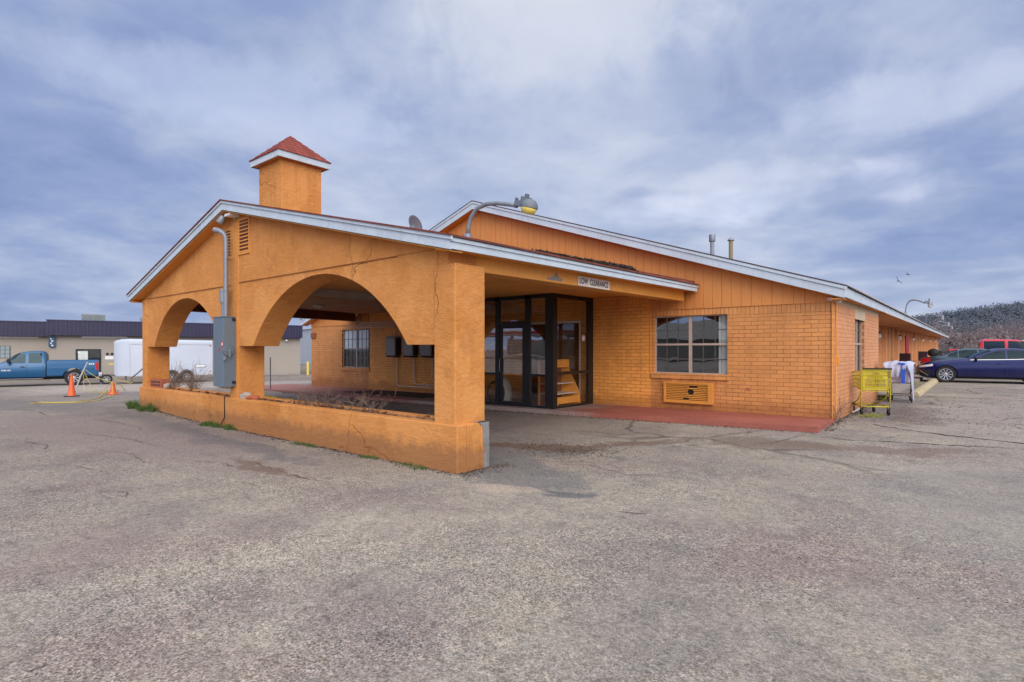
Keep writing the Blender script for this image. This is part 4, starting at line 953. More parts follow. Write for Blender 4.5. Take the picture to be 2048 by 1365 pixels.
# through-wall air conditioner
ac = thing('wall_air_conditioner', 'painted through-wall air conditioner grille with broken slats under the right window', 'air conditioner', (-5.0, 12.15, .33))
x0, x1, z0, z1 = -5.56, -4.44, .30, .765; y0 = D - .075
m = MB(); m.hexa([(x0, y0, z0), (x1, y0, z0), (x1 + .0, D + .02, z0), (x0, D + .02, z0)], [(x0, y0, z0 + .045), (x1, y0, z0 + .045), (x1, D + .02, z0 + .045), (x0, D + .02, z0 + .045)])
m.box(x0, x1, y0, D + .02, z1 - .04, z1); m.box(x0, x0 + .045, y0, D + .02, z0 + .045, z1 - .04); m.box(x1 - .10, x1, y0, D + .02, z0 + .045, z1 - .04)
m.build('frame', M['orange_wood'], ac)
m = MB(); n = 10
gaps = {1: (.42, .56), 4: (.54, .66), 5: (.52, .68), 6: (.54, .66), 8: (.56, .76)}
for i in range(n):
    zc = z0 + .06 + (z1 - z0 - .115) * i / (n - 1)
    segs = [(0, 1)]
    if i in gaps: segs = [(0, gaps[i][0]), (gaps[i][1], 1)]
    for (a, b) in segs:
        xa = x0 + .045 + (x1 - x0 - .145) * a; xb = x0 + .045 + (x1 - x0 - .145) * b
        m.hexa([(xa, y0 + .012, zc - .014), (xb, y0 + .012, zc - .014), (xb, y0 + .04, zc), (xa, y0 + .04, zc)], [(xa, y0 + .012, zc + .0), (xb, y0 + .012, zc + .0), (xb, y0 + .04, zc + .014), (xa, y0 + .04, zc + .014)])
m.build('slats', M['orange_wood'], ac)
m = MB(); m.box(x0 + .05, x1 - .10, y0 + .06, y0 + .075, z0 + .045, z1 - .04); m.build('coil_panel', M['black'], ac)
m = MB(); m.box(-3.76, -3.68, D - .004, D + .0, .64, .70); m.box(-3.70, -3.665, D - .0035, D, .63, .67); tag(m.build('paint_chip', M['rust_brick'], mot), 'bare red brick chip in the paint')
# conduit at the front right corner and its small box
m = MB(); m.tube([(-2.155, D - .018, .17), (-2.155, D - .018, 2.42)], .013, 6); m.tube([(-2.118, 12.42, 2.44), (-2.118, 12.42, 2.05), (-2.118, 12.46, 1.6), (-2.118, 12.46, 1.34)], .012, 6); m.tube([(-2.118, 12.35, 2.45), (-2.118, 12.38, 2.2), (-2.118, 12.34, 1.9), (-2.118, 12.34, .3)], .010, 6)
m.build('wall_conduit', M['orange_wood'], mot)
m = MB(); m.box(-2.138, -2.08, 12.42, 12.52, 1.20, 1.36); m.build('junction_box', M['orange_wood'], mot, bevel=.006)
rnd = random.Random(21); m = MB(); 
for k in range(9):
    p = Vector((-2.10, 12.3 + rnd.uniform(-.1, .35), .15)); pts = [p]; d = Vector((.15, rnd.gauss(0, .4), 1)).normalized()
    for i in range(5): d = (d + Vector((rnd.gauss(0, .15), rnd.gauss(0, .4), -.22 * i * .5))).normalized(); p = p + d * .1; p.x = max(p.x, -2.12); pts.append(p)
    m.tube(pts, .005, 3, cap=False)
tag(m.build('dead_vine', M['twig'], None), 'dry leafless vine on the corner of the brick wall', 'plant')

# --- vestibule
VX0, VX1, VY = -11.35, -7.47, 10.45
VZ0, VZ1 = .12, 2.79
ves = MB()
def vb(m, x0, x1, z0, z1, d=.05): m.box(x0, x1, VY, VY + d, z0, z1)
# front: posts and rails
for (a, b) in ((-7.70, VX1), (-8.30, -8.15), (-9.24, -9.11), (-9.80, -9.71), (-10.4, -10.32), (VX0, VX0 + .12)): vb(ves, a, b, VZ0, VZ1, .11 if b == VX1 else .07)
vb(ves, VX0 + .12, -7.70, 2.70, VZ1, .069)
for (a, b) in ((-8.15, -7.70), (-9.71, -9.24), (-10.32, -9.80)): vb(ves, a, b, VZ0, .19, .068); vb(ves, a, b, .875, .925, .066)
vb(ves, -9.11, -8.30, 2.12, 2.19, .068)
# right side wall of the vestibule
ves.box(VX1 - .07, VX1, VY + .11, VY + .16, VZ0 + .07, 2.70); ves.box(VX1 - .07, VX1, D - .24, D - .02, VZ0, VZ1); ves.box(VX1 - .068, VX1 - .002, VY + .11, D - .24, 2.70, VZ1); ves.box(VX1 - .068, VX1 - .002, VY + .11, D - .24, VZ0, VZ0 + .07)
ves.box(VX1 - .066, VX1 - .003, VY + .16, D - .24, .915, .985)
ves.box(VX0, VX0 + .07, VY + .07, D - .02, 2.70, VZ1); ves.box(VX0, VX0 + .07, VY + .07, D - .02, VZ0, VZ0 + .07); ves.box(VX0, VX0 + .07, D - .2, D - .02, VZ0 + .07, 2.7)
vo = ves.build('vestibule', M['black_frame'], mot)
for (a, b, c, d) in ((-8.15, -7.70, .19, .875), (-8.15, -7.70, .925, 2.70), (-9.71, -9.24, .19, .875), (-9.71, -9.24, .925, 2.70), (-10.32, -9.80, .19, .875), (-10.32, -9.80, .925, 2.70), (-9.11, -8.30, 2.19, 2.70), (-11.23, -10.4, .19, 2.70)):
    m = MB(); m.box(a, b, VY + .03, VY + .036, c, d); m.build('pane', M['door_glass'], vo)
for (c, d) in ((VZ0 + .07, .915), (.985, 2.70)):
    m = MB(); m.box(VX1 - .04, VX1 - .034, VY + .16, D - .24, c, d); m.build('pane', M['side_glass'], vo)
m = MB(); m.box(VX0 + .03, VX0 + .036, VY + .07, D - .2, VZ0 + .07, 2.70); m.build('pane', M['door_glass'], vo)
m = MB(); m.lathe([(.001, 0), (.075, 0), (.075, .002), (.001, .002)], 20, tr(VX1 - .033, D - .42, 1.78) @ rot('Y', pi / 2)); m.build('round_sticker', M['offwhite'], vo)
m = MB(); m.box(-8.3, -7.68, VY - .004, VY - .001, .12, .135); m.build('threshold', M['galv'], vo)
# entrance door
m = MB(); a, b = -9.10, -8.31; yd0, yd1 = VY + .012, VY + .058
m.box(a, a + .075, yd0, yd1, .135, 2.115); m.box(b - .075, b, yd0, yd1, .135, 2.115); m.box(a + .075, b - .075, yd0, yd1, 2.015, 2.115); m.box(a + .075, b - .075, yd0, yd1, .135, .24)
dr = m.build('entrance_door', M['black_frame'], mot)
m = MB(); m.box(a + .075, b - .075, VY + .031, VY + .037, .24, 2.015); m.build('pane', M['door_glass'], dr)
m = MB(); m.tube([(a + .04, VY + .012, .95), (a + .04, VY - .04, .95), (a + .04, VY - .04, 1.28), (a + .04, VY + .012, 1.28)], .011, 8); m.build('handle', M['galv'], dr, smooth=True)
# lobby opening inside the vestibule: white frame, dark glass
m = MB(); x0, x1, z0, z1 = LOB
m.box(x0, x0 + .05, D + .02, D + .10, .12, z1); m.box(x1 - .06, x1, D + .02, D + .10, .12, z1); m.box(x0 + .05, x1 - .06, D + .02, D + .10, z1 - .06, z1); m.box(-8.84, -8.78, D + .025, D + .095, .12, z1 - .06)
lob = m.build('lobby_window', M['white'], mot)
for (a, b) in ((x0 + .05, -8.84), (-8.78, x1 - .06)):
    m = MB(); m.box(a, b, D + .055, D + .06, .12, z1 - .06); m.build('pane', M['glass'], lob)
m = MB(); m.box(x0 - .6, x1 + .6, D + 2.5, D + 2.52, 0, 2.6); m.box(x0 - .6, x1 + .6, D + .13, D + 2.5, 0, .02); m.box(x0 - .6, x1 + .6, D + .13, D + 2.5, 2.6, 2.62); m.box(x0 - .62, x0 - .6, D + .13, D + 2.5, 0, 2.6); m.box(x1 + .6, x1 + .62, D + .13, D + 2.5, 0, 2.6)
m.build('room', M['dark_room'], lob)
m = MB(); m.box(VX0, VX1, VY + .12, D + .1, .105, .118); m.build('floor_slab', paint('lobby_floor', (.5, .44, .38), .6, .2, 2, 20), mot)
# magazine rack inside the vestibule, by the side glass
rk = thing('display_rack', 'orange wooden display rack standing behind the side glass of the entrance', 'rack', (-7.95, 11.35, .12))
m = MB()
for yy in (11.84,):
    m.prism([(-8.22, .12), (-7.64, .12), (-7.68, .45), (-7.98, 1.0), (-8.0, 1.26), (-8.22, 1.26)], 'y', yy, yy + .03)
m.box(-8.22, -8.17, 10.86, 10.89, .12, 1.26); m.box(-7.70, -7.64, 10.86, 10.89, .12, .36); m.build('side_board', M['rack_wood'], rk)
m = MB(); m.box(-8.0, -7.97, 10.89, 11.84, 1.06, 1.25); m.box(-7.70, -7.67, 10.89, 11.84, .20, .36); m.build('front_panel', M['rack_wood'], rk)
for (z, x) in ((.42, -7.74), (.66, -7.85), (.90, -7.94)):
    m = MB(); m.box(-8.2, x, 10.89, 11.84, z, z + .02); m.build('shelf', M['offwhite'], rk)
m = MB(); m.box(-8.22, -8.205, 10.89, 11.84, .14, 1.25); m.build('back_board', M['dark_beam'], rk)
hs = thing('coiled_hose', 'black coiled hose leaning on a pale sack behind the left glass of the entrance', 'hose', (-9.5, 10.85, .12))
m = MB(); rnd = random.Random(2)
for k in range(4):
    r = .24 + .015 * k; m.tube([(-9.5 + r * cos(a / 20 * 2 * pi), 10.72 + .02 * k, .40 + r * 1.05 * sin(a / 20 * 2 * pi)) for a in range(21)], .012, 6, cap=False)
m.build('hose', M['black'], hs, smooth=True)
m = MB(); m.lathe([(.2, 0), (.24, .15), (.22, .45), (.12, .6), (.05, .66)], 14, tr(-9.48, 11.05, .12)); m.build('sack', M['offwhite'], hs, smooth=True)
bl = tag(MB().lathe([(.12, .12), (.13, .5), (.09, .62), (.05, .68), (.05, .74)], 16, tr(-8.55, 11.6, 0)).build('water_jug', paint('teal_jug', (.03, .12, .17), .3, .2), None, smooth=True), 'dark teal jug standing on the vestibule floor', 'jug')

# electric boxes on the wall under the portico
def meter(x0):
    b = thing('utility_box', 'x', 'utility box', (x0 + .25, 12.0, 1.26))
    y1_ = D - .03; y0 = 11.93
    prof = [(y0, 1.30), (y0, 1.86), (y0 + .03, 1.93), (y0 + .09, 1.965), (y1_, 1.97), (y1_, 1.30)]
    m = MB(); m.prism(prof, 'x', x0, x0 + .50); m.build('cover', M['meter_grey'], b, bevel=.02)
    m = MB(); m.box(x0 + .02, x0 + .48, y0 + .02, y1_ + .02, 1.245, 1.30); m.box(x0 + .46, x0 + .515, y0 + .05, y1_ + .02, 1.31, 1.90); m.build('base', M['black'], b, bevel=.01)
    m = MB(); m.tube([(x0 + .03, y0 - .01, 1.36), (x0 + .03, y0 + .02, 1.36)], .022, 10); m.build('latch', M['black'], b)
    return b
labs = ['grey rounded utility box nearest the left window on the brick wall', 'middle grey utility box on the brick wall under the portico', 'grey utility box nearest the right arch pillar on the brick wall']
for xx, lb in zip((-15.55, -14.65, -13.78), labs): tag(meter(xx), lb, group='utility boxes on the entrance wall')
for xx, zz, lb in ((-15.2, .27, 'pale conduit bending down from the left utility box'), (-14.3, .36, 'pale conduit bending down from the middle utility box'), (-13.42, .45, 'pale conduit bending down from the right utility box')):
    m = MB(); m.tube([(xx, D - .05, 1.25), (xx, D - .05, zz + .12), (xx + .03, D - .05, zz + .035), (xx + .12, D - .05, zz), (-12.2, D - .05, zz)], .021, 8)
    tag(m.build('conduit_pipe', paint('pale_conduit', (.72, .56, .44), .5, .1), None, smooth=True), lb, 'conduit', 'conduits on the entrance wall')
for i, lb in enumerate(('lowest of the pale conduits running above the left window to the first utility box', 'second lowest pale conduit above the left window', 'third lowest pale conduit above the left window', 'topmost pale conduit above the left window')):
    zz = 2.29 + i * .062; xa = -17.55 + i * .07
    pts = [(xa, D - .05, 2.78), (xa, D - .05, zz + .08), (xa + .03, D - .05, zz + .02), (xa + .1, D - .05, zz)]
    if i == 0: pts += [(-15.40, D - .05, zz), (-15.33, D - .05, zz - .02), (-15.30, D - .05, zz - .08), (-15.30, D - .05, 1.96)]
    else: pts += [(-12.0, D - .05, zz)]
    m = MB(); m.tube(pts, .018, 8); tag(m.build('conduit_pipe', bpy.data.materials['pale_conduit'], None, smooth=True), lb, 'conduit', 'conduits on the entrance wall')
m = MB(); m.hexa([(-16.35, 10.75, walk_z(-16.3) + .004), (-12.3, 10.75, walk_z(-12.3) + .004), (-12.3, 11.95, walk_z(-12.3) + .004), (-15.6, 11.95, walk_z(-15.6) + .004)], [(-16.3, 10.78, walk_z(-16.3) + .02), (-12.3, 10.78, walk_z(-12.3) + .02), (-12.3, 11.93, walk_z(-12.3) + .02), (-15.6, 11.93, walk_z(-15.6) + .02)])
tag(m.build('floor_mat', M['black'], None), 'long black rubber mat on the red walkway under the utility boxes', 'mat')
m = MB(); m.box(-20.62, -20.3, D - .06, D, 1.96, 2.16); m.build('vent_box', paint('brown_vent', (.25, .09, .04), .7, .2), mot)
# flue pipes
for (x, y, z0, z1, r, cap, nm, lb) in ((-5.2, 14.2, 3.6, 4.44, .05, 1, 'galvanised flue pipe with a wide louvred cap on the motel roof', 'flue'), (-4.70, 14.1, 3.45, 4.22, .05, 0, 'shorter brownish flue pipe with a pointed cap on the motel roof', 'flue')):
    fp = thing('flue_pipe', nm, 'flue pipe', (x, y, z0))
    m = MB(); m.lathe([(r, 0), (r, z1 - z0 - .02)], 12, tr(x, y, z0)); m.build('pipe', M['galv'] if cap else paint('brown_flue', (.25, .19, .11), .7, .2), fp, smooth=True, autos=.5)
    m = MB()
    if cap: m.lathe([(.072, 0), (.08, .02), (.076, .09), (.08, .16), (.072, .18), (.001, .18)], 14, tr(x, y, z1 - .2))
    else: m.lathe([(.085, 0), (.075, .03), (.001, .085)], 14, tr(x, y, z1 - .03))
    m.build('cap', M['galv'], fp, smooth=True, autos=.5)

# guest room doors and windows under the long eave
for k in range(6):
    y0 = 25.3 + 8.4 * k; zf = g(-2.5, y0) + .12; ht = 2.05
    for (a, b, col, nm) in ((y0 + 0, y0 + .95, 'door_tan', 'guest_door'), (y0 + 7.25, y0 + 8.2, 'reddoor' if k == 1 else 'door_tan', 'guest_door')):
        m = MB(); m.box(RWX, RWX + (.27 if col == 'reddoor' else .03), a, b + (.7 if col == 'reddoor' else 0), zf, zf + ht); dd = m.build(nm, M[col], mot)
        if k == 1 and col == 'reddoor': tag(dd, 'bright red guest room door')
        m = MB(); m.box(RWX, RWX + .09, a - .09, a, zf, zf + ht + .07); m.box(RWX, RWX + .09, b, b + .09, zf, zf + ht + .07); m.box(RWX, RWX + .09, a, b, zf + ht, zf + ht + .07); m.build('frame', M['dark_beam'] if col != 'reddoor' else M['door_tan'], dd)
    m = MB(); wa, wb = y0 + 1.5, y0 + 3.2; m.box(RWX, RWX + .02, wa, wb, zf + .8, zf + 2.05); gw = m.build('guest_window', M['muntin'], mot)
    m = MB(); m.box(RWX + .022, RWX + .026, wa + .05, wb - .05, zf + .85, zf + 2.0); m.build('pane', M['glass'], gw)
    for yy in (y0 - .25, y0 + 1.2, y0 + 3.6, y0 + 6.9):
        m = MB(); m.box(RWX, RWX + .20, yy, yy + .28, -.2, 2.58 + zup(yy)); m.build('pier', M['pier'], mot)
    yl = y0 + 3.9; m = MB(); m.box(RWX + .0, RWX + .12, yl + .05, yl + .14, zf + 1.95, zf + 2.03); m.lathe([(.055, 0), (.075, .05), (.06, .17), (.03, .2)], 10, tr(RWX + .24, yl + .1, zf + 1.78)); wl = m.build('wall_lantern', M['white'], mot, smooth=True, autos=.5)
    m = MB(); m.lathe([(.085, .2), (.06, .24), (.001, .27)], 10, tr(RWX + .24, yl + .1, zf + 1.78)); m.box(RWX + .1, RWX + .3, yl + .085, yl + .115, zf + 1.99, zf + 2.02); m.build('lantern_cap', M['black_frame'], wl)
# roof-edge lamps along the side
proto = None
for i, (y, lb) in enumerate(((24.0, 'first gooseneck lamp on the long side eave, nearest the camera'), (35.6, 'second gooseneck lamp along the side eave'), (46.5, 'third gooseneck lamp along the side eave'), (55.5, 'fourth gooseneck lamp along the side eave, furthest away'))):
    t_ = (y - 12) / 70; loc = (-1.86 - .7 * t_, y, 2.66 + .35 * t_)
    if proto is None: proto = thing('eave_lamp', lb, 'lamp', loc, 0, 'gooseneck lamps along the side eave'); lamp_geo(proto, 1.0, 'lens_white', 'galv'); o = proto; proto.scale = (.72, 1, 1.35)
    else: o = copy_tree(proto); o.location = loc; o['label'] = lb

# ------------------------------------------------------------------ vehicles
def bool_cut(ob, cutters):
    for i, c in enumerate(cutters):
        md = ob.modifiers.new('cut%d' % i, 'BOOLEAN'); md.operation = 'DIFFERENCE'; md.object = c; md.solver = 'EXACT'
    bpy.context.view_layer.update()
    me = bpy.data.meshes.new_from_object(ob.evaluated_get(bpy.context.evaluated_depsgraph_get()))
    ob.modifiers.clear(); old = ob.data; ob.data = me; bpy.data.meshes.remove(old); me.name = ob.name
    for c in cutters: bpy.data.objects.remove(c)
class Car:
    def __init__(s, root, L, W, top, bot, belt, wid, tumble=.30, nst=70, x0=0):
        s.root, s.L, s.W, s.top, s.bot, s.belt, s.wid, s.tumble, s.nst, s.x0 = root, L, W, top, bot, belt, wid, tumble, nst, x0
    def section(s, x):
        zt, zb = interp(s.top, x), interp(s.bot, x); b = min(interp(s.belt, x), zt - .03); w = interp(s.wid, x); h = zt - b; k = s.tumble * min(1, h / .46)
        return [(0, zb), (.80 * w, zb), (.955 * w, zb + .07), (w * .995, zb + .32 * (b - zb)), (w, zb + .60 * (b - zb)), (.985 * w, zb + .84 * (b - zb)), (.955 * w, b), (.955 * w - k * .45, b + .50 * h), (.955 * w - k * .88, b + .84 * h), (.955 * w - k * 1.12, b + .945 * h), (.62 * w - k * .4, b + .985 * h), (0, zt)]
    def body(s, mat, name='body', wells=(), rw=.38, yin=.55):
        m = MB(); n = s.nst; ring = []
        for i in range(n + 1):
            x = s.x0 + (s.L - s.x0) * i / n; sec = s.section(x)
            ring.append([(x, y, z) for y, z in sec] + [(x, -y, z) for y, z in reversed(sec[1:-1])])
        k = len(ring[0]); vs = [p for r in ring for p in r]; fs = []
        for i in range(n):
            for j in range(k): j2 = (j + 1) % k; fs.append((i * k + j, i * k + j2, (i + 1) * k + j2, (i + 1) * k + j))
        fs.append(tuple(range(k))); fs.append(tuple(range(n * k + k - 1, n * k - 1, -1)))
        m.add(vs, fs); o = m.build(name, mat, s.root, local=True)
        cs = []
        for wx, wz in wells:
            for sg in (-1, 1):
                c = MB(); c.lathe([(rw, 0), (rw, 1.0)], 28, tr(wx, sg * yin, wz) @ rot('X', -sg * pi / 2)); cs.append(c.build('cutter', mat, None))
                cs[-1].parent = s.root
        if cs: bpy.context.view_layer.update(); bool_cut(o, cs)
        for p in o.data.polygons: p.use_smooth = True
        o.data.set_sharp_from_angle(angle=radians(38)); return o
    def hw(s, x, z):
        sec = s.section(x)[1:]
        for (y0, z0), (y1, z1) in zip(sec[:-1], sec[1:]):
            if z0 <= z <= z1: return y0 + (y1 - y0) * ((z - z0) / max(1e-6, z1 - z0))
        return sec[-2][0]
    def patch(s, name, mat, parent, xa, xb, zlo, zhi, side, off=.006, n=14, m_=6):
        """side patch between z curves zlo(x), zhi(x)"""
        zl = zlo if callable(zlo) else (lambda x: zlo); zh = zhi if callable(zhi) else (lambda x: zhi)
        rows = []
        for i in range(n + 1):
            x = xa + (xb - xa) * i / n; a, b = zl(x), zh(x); rows.append([(x, side * (s.hw(x, a + (b - a) * j / m_) + off), a + (b - a) * j / m_) for j in range(m_ + 1)])
        mm = MB(); mm.grid(rows); return mm.build(name, mat, parent, local=True, smooth=True)
    def toppatch(s, name, mat, parent, xa, xb, i0=8, off=.006, n=10):
        rows = []
        for i in range(n + 1):
            x = xa + (xb - xa) * i / n; sec = s.section(x)[i0:]; r = [(x, y, z + off) for y, z in sec]; rows.append([(x, -y, z) for x, y, z in r] + list(reversed(r[:-1])))
        mm = MB(); mm.grid(rows); return mm.build(name, mat, parent, local=True, smooth=True)
def wheel(root, x, y, r, w, side, spokes=10, rimr=.70, dark=False):
    T = tr(x, y, r) @ rot('X', side * -pi / 2)   # local z points outward
    m = MB(); m.lathe([(r * rimr, -w * .5), (r * .93, -w * .5), (r, -w * .34), (r, w * .34), (r * .93, w * .5), (r * rimr, w * .46), (r * rimr * .97, 0)], 36)
    wh = bpy.data.objects.new('wheel', None)
    m2 = MB(); m2.lathe([(r * rimr, -w * .4), (r * rimr, w * .43), (r * rimr * .95, w * .46), (r * rimr * .92, w * .40), (r * rimr * .90, w * .05), (.001, w * .02)], 36)
    root_w = m.build('wheel', M['tyre'], root, local=True, smooth=True, autos=.7)
    root_w.data.transform(T)
    rim = MB(); rim.add([], [])
    R = r * rimr * .93
    for k in range(spokes):
        a = 2 * pi * k / spokes; Mr = rot('Z', a)
        ws = R * (.16 if spokes > 6 else .28)
        rim.hexa([tuple(Mr @ Vector(p)) for p in ((.0, -ws * .45, w * .20), (R, -ws * .5, w * .26), (R, ws * .5, w * .26), (.0, ws * .45, w * .20))], [tuple(Mr @ Vector(p)) for p in ((.0, -ws * .35, w * .36), (R, -ws * .36, w * .42), (R, ws * .36, w * .42), (.0, ws * .35, w * .36))])
    rim.lathe([(R * .22, w * .2), (R * .22, w * .42), (R * .12, w * .45), (.001, w * .45)], 16)
    rim.lathe([(R, w * .1), (R * 1.06, w * .47), (R * .99, w * .47), (R * .96, w * .3)], 36, None, True)
    ro = rim.build('rim', M['alloy'], root_w, local=True, smooth=True, autos=.5); ro.data.transform(T)
    dk = MB().lathe([(R * 1.02, w * .08), (.001, w * .08)], 28).build('brake_disc', M['greymetal'], root_w, local=True); dk.data.transform(T)
    return root_w
def seam(car, x, z0, z1, side, name='door_seam', wdt=.012, par=None):
    return car.patch(name, M['black'], par or car.root, x, x + wdt, z0, z1, side, .003, 1, 8)

def sedan(name, label, paint_m, loc, rz, group, lexus=True):
    root = thing(name, label, 'car', loc, rz, group)
    if lexus:
        top = [(0, .60), (.08, .70), (.35, .83), (.9, .92), (1.45, .985), (1.62, 1.01), (2.3, 1.335), (2.75, 1.432), (3.15, 1.44), (3.6, 1.385), (4.15, 1.195), (4.5, 1.10), (4.85, 1.06), (4.93, .95), (4.97, .70)]
        belt = [(0, .58), (.35, .74), (.9, .83), (1.6, .92), (3.0, .955), (4.2, 1.0), (4.97, .78)]
    else:
        top = [(0, .60), (.1, .70), (.5, .80), (1.2, .90), (1.65, .95), (2.35, 1.30), (2.8, 1.42), (3.3, 1.42), (3.75, 1.33), (4.35, 1.05), (4.6, 1.01), (4.98, .98), (5.06, .90), (5.1, .65)]
        belt = [(0, .58), (.5, .72), (1.6, .88), (3.0, .92), (4.3, .97), (5.1, .72)]
    L = top[-1][0]
    bot = [(0, .40), (.08, .26), (.35, .19), (L - .5, .20), (L - .12, .30), (L, .46)]
    wid = [(0, .58), (.1, .74), (.4, .87), (.95, .93), (L - 1.2, .93), (L - .5, .89), (L - .1, .78), (L, .62)]
    c = Car(root, L, .93, top, bot, belt, wid, .34)
    fx, rx = .95, .95 + 2.87; r = .345
    body = c.body(paint_m, 'body', ((fx, r), (rx, r)), r + .055, .60)
    for sd in (-1, 1):
        for x in (fx, rx): wheel(root, x, sd * .80, r, .225, sd, 10)
        def wt(x): return min(interp(top, x) - .075, 1.37) - .0
        def wb(x): return min(interp(belt, x) + .03, 2)
        for nm, a, b in (('side_window', 1.98, 2.86), ('side_window', 2.93, 3.72 if lexus else 3.6), ('quarter_window', 3.75 if lexus else 3.64, 4.12 if lexus else 4.0)):
            def zl(x): return wb(x)
            def zh(x, a=a): return max(wb(x) + .012, min(interp(top, x) - .085, interp([(1.9, .96), (2.35, 1.225), (2.8, 1.335), (3.2, 1.345), (3.6, 1.29), (4.12, 1.07)], x)))
            c.patch(nm, M['cargl'], root, a, b, zl, zh, sd, .006)
        if lexus: c.patch('chrome_trim', M['chrome'], root, 1.75, 4.15, lambda x: wb(x) - .012, lambda x: wb(x) + .008, sd, .008, 20, 1)
        for x in (1.72, 2.90, 3.80): seam(c, x, .30, .93, sd)
        for x in (2.68, 3.62):
            m = MB(); m.tube([(x - .09, sd * (c.hw(x, .80) + .018), .80), (x + .09, sd * (c.hw(x, .80) + .018), .805)], .014, 6); m.build('door_handle', M['chrome'] if not lexus else paint_m, root, local=True, smooth=True)
        m = MB(); m.lathe([(.001, -.10), (.055, -.07), (.075, 0), (.055, .07), (.001, .10)], 12, tr(1.92, sd * 1.0, 1.02) @ rot('X', pi / 2)); m.tube([(1.95, sd * .86, .98), (1.93, sd * .98, 1.0)], .03, 6); m.build('mirror', M['black'] if lexus else paint_m, root, local=True, smooth=True)
        c.patch('headlight', M['clearlamp'], root, .06, .52, lambda x: .60 + .16 * x, lambda x: .68 + .20 * x, sd, .008)
        c.patch('tail_light', M['redlamp'], root, L - .55 if lexus else L - .42, L - .03, .72 if lexus else .62, .90 if lexus else .94, sd, .010)
        c.patch('sill_trim', M['black'], root, 1.35, L - 1.55, .20, .265, sd, .006, 10, 2)
        if lexus: c.patch('bumper_vent', M['black'], root, .05, .42, .30, .52, sd, .006); c.patch('marker_light', M['chrome'], root, .06, .36, lambda x: .53 - x * .75, lambda x: .56 - x * .75, sd, .012, 8, 1)
    c.toppatch('windscreen', M['cargl'], root, 1.68, 2.42, 8); c.toppatch('rear_window', M['cargl'], root, 3.66, 4.36, 8)
    m = MB(); m.box(-.012, .02, -.42, .42, .28, .60); m.build('grille', M['black'], root, local=True, bevel=.01)
    m = MB(); m.box(L - .01, L + .014, -.26, .26, .60, .74); m.build('number_plate', M['white'], root, local=True)
    m = MB(); m.box(.3, L - .3, -.78, .78, .17, .30); m.build('underbody', M['black'], root, local=True)
    return root
def centre(loc, rz, dx): return (loc[0] + cos(rz) * dx, loc[1] + sin(rz) * dx)
# blue sedan: front wheel at (-1.15, 29.8)
rz = radians(6); 
bx, by = -1.15 - cos(rz) * .95 - sin(rz) * -.0, 29.75 - sin(rz) * .95
sedan('parked_sedan', 'deep blue sedan with multi-spoke wheels parked nose in beside the walkway', M['blue_sedan'], (bx + .93 * -sin(rz) * 0, by + .85, g(0, 30)), rz, 'cars parked along the side')
sedan('parked_sedan', 'grey-blue sedan parked tail first behind the blue sedan', M['silver_sedan'], (2.85, 34.9, g(0, 34)), pi + radians(2), 'cars parked along the side', False)

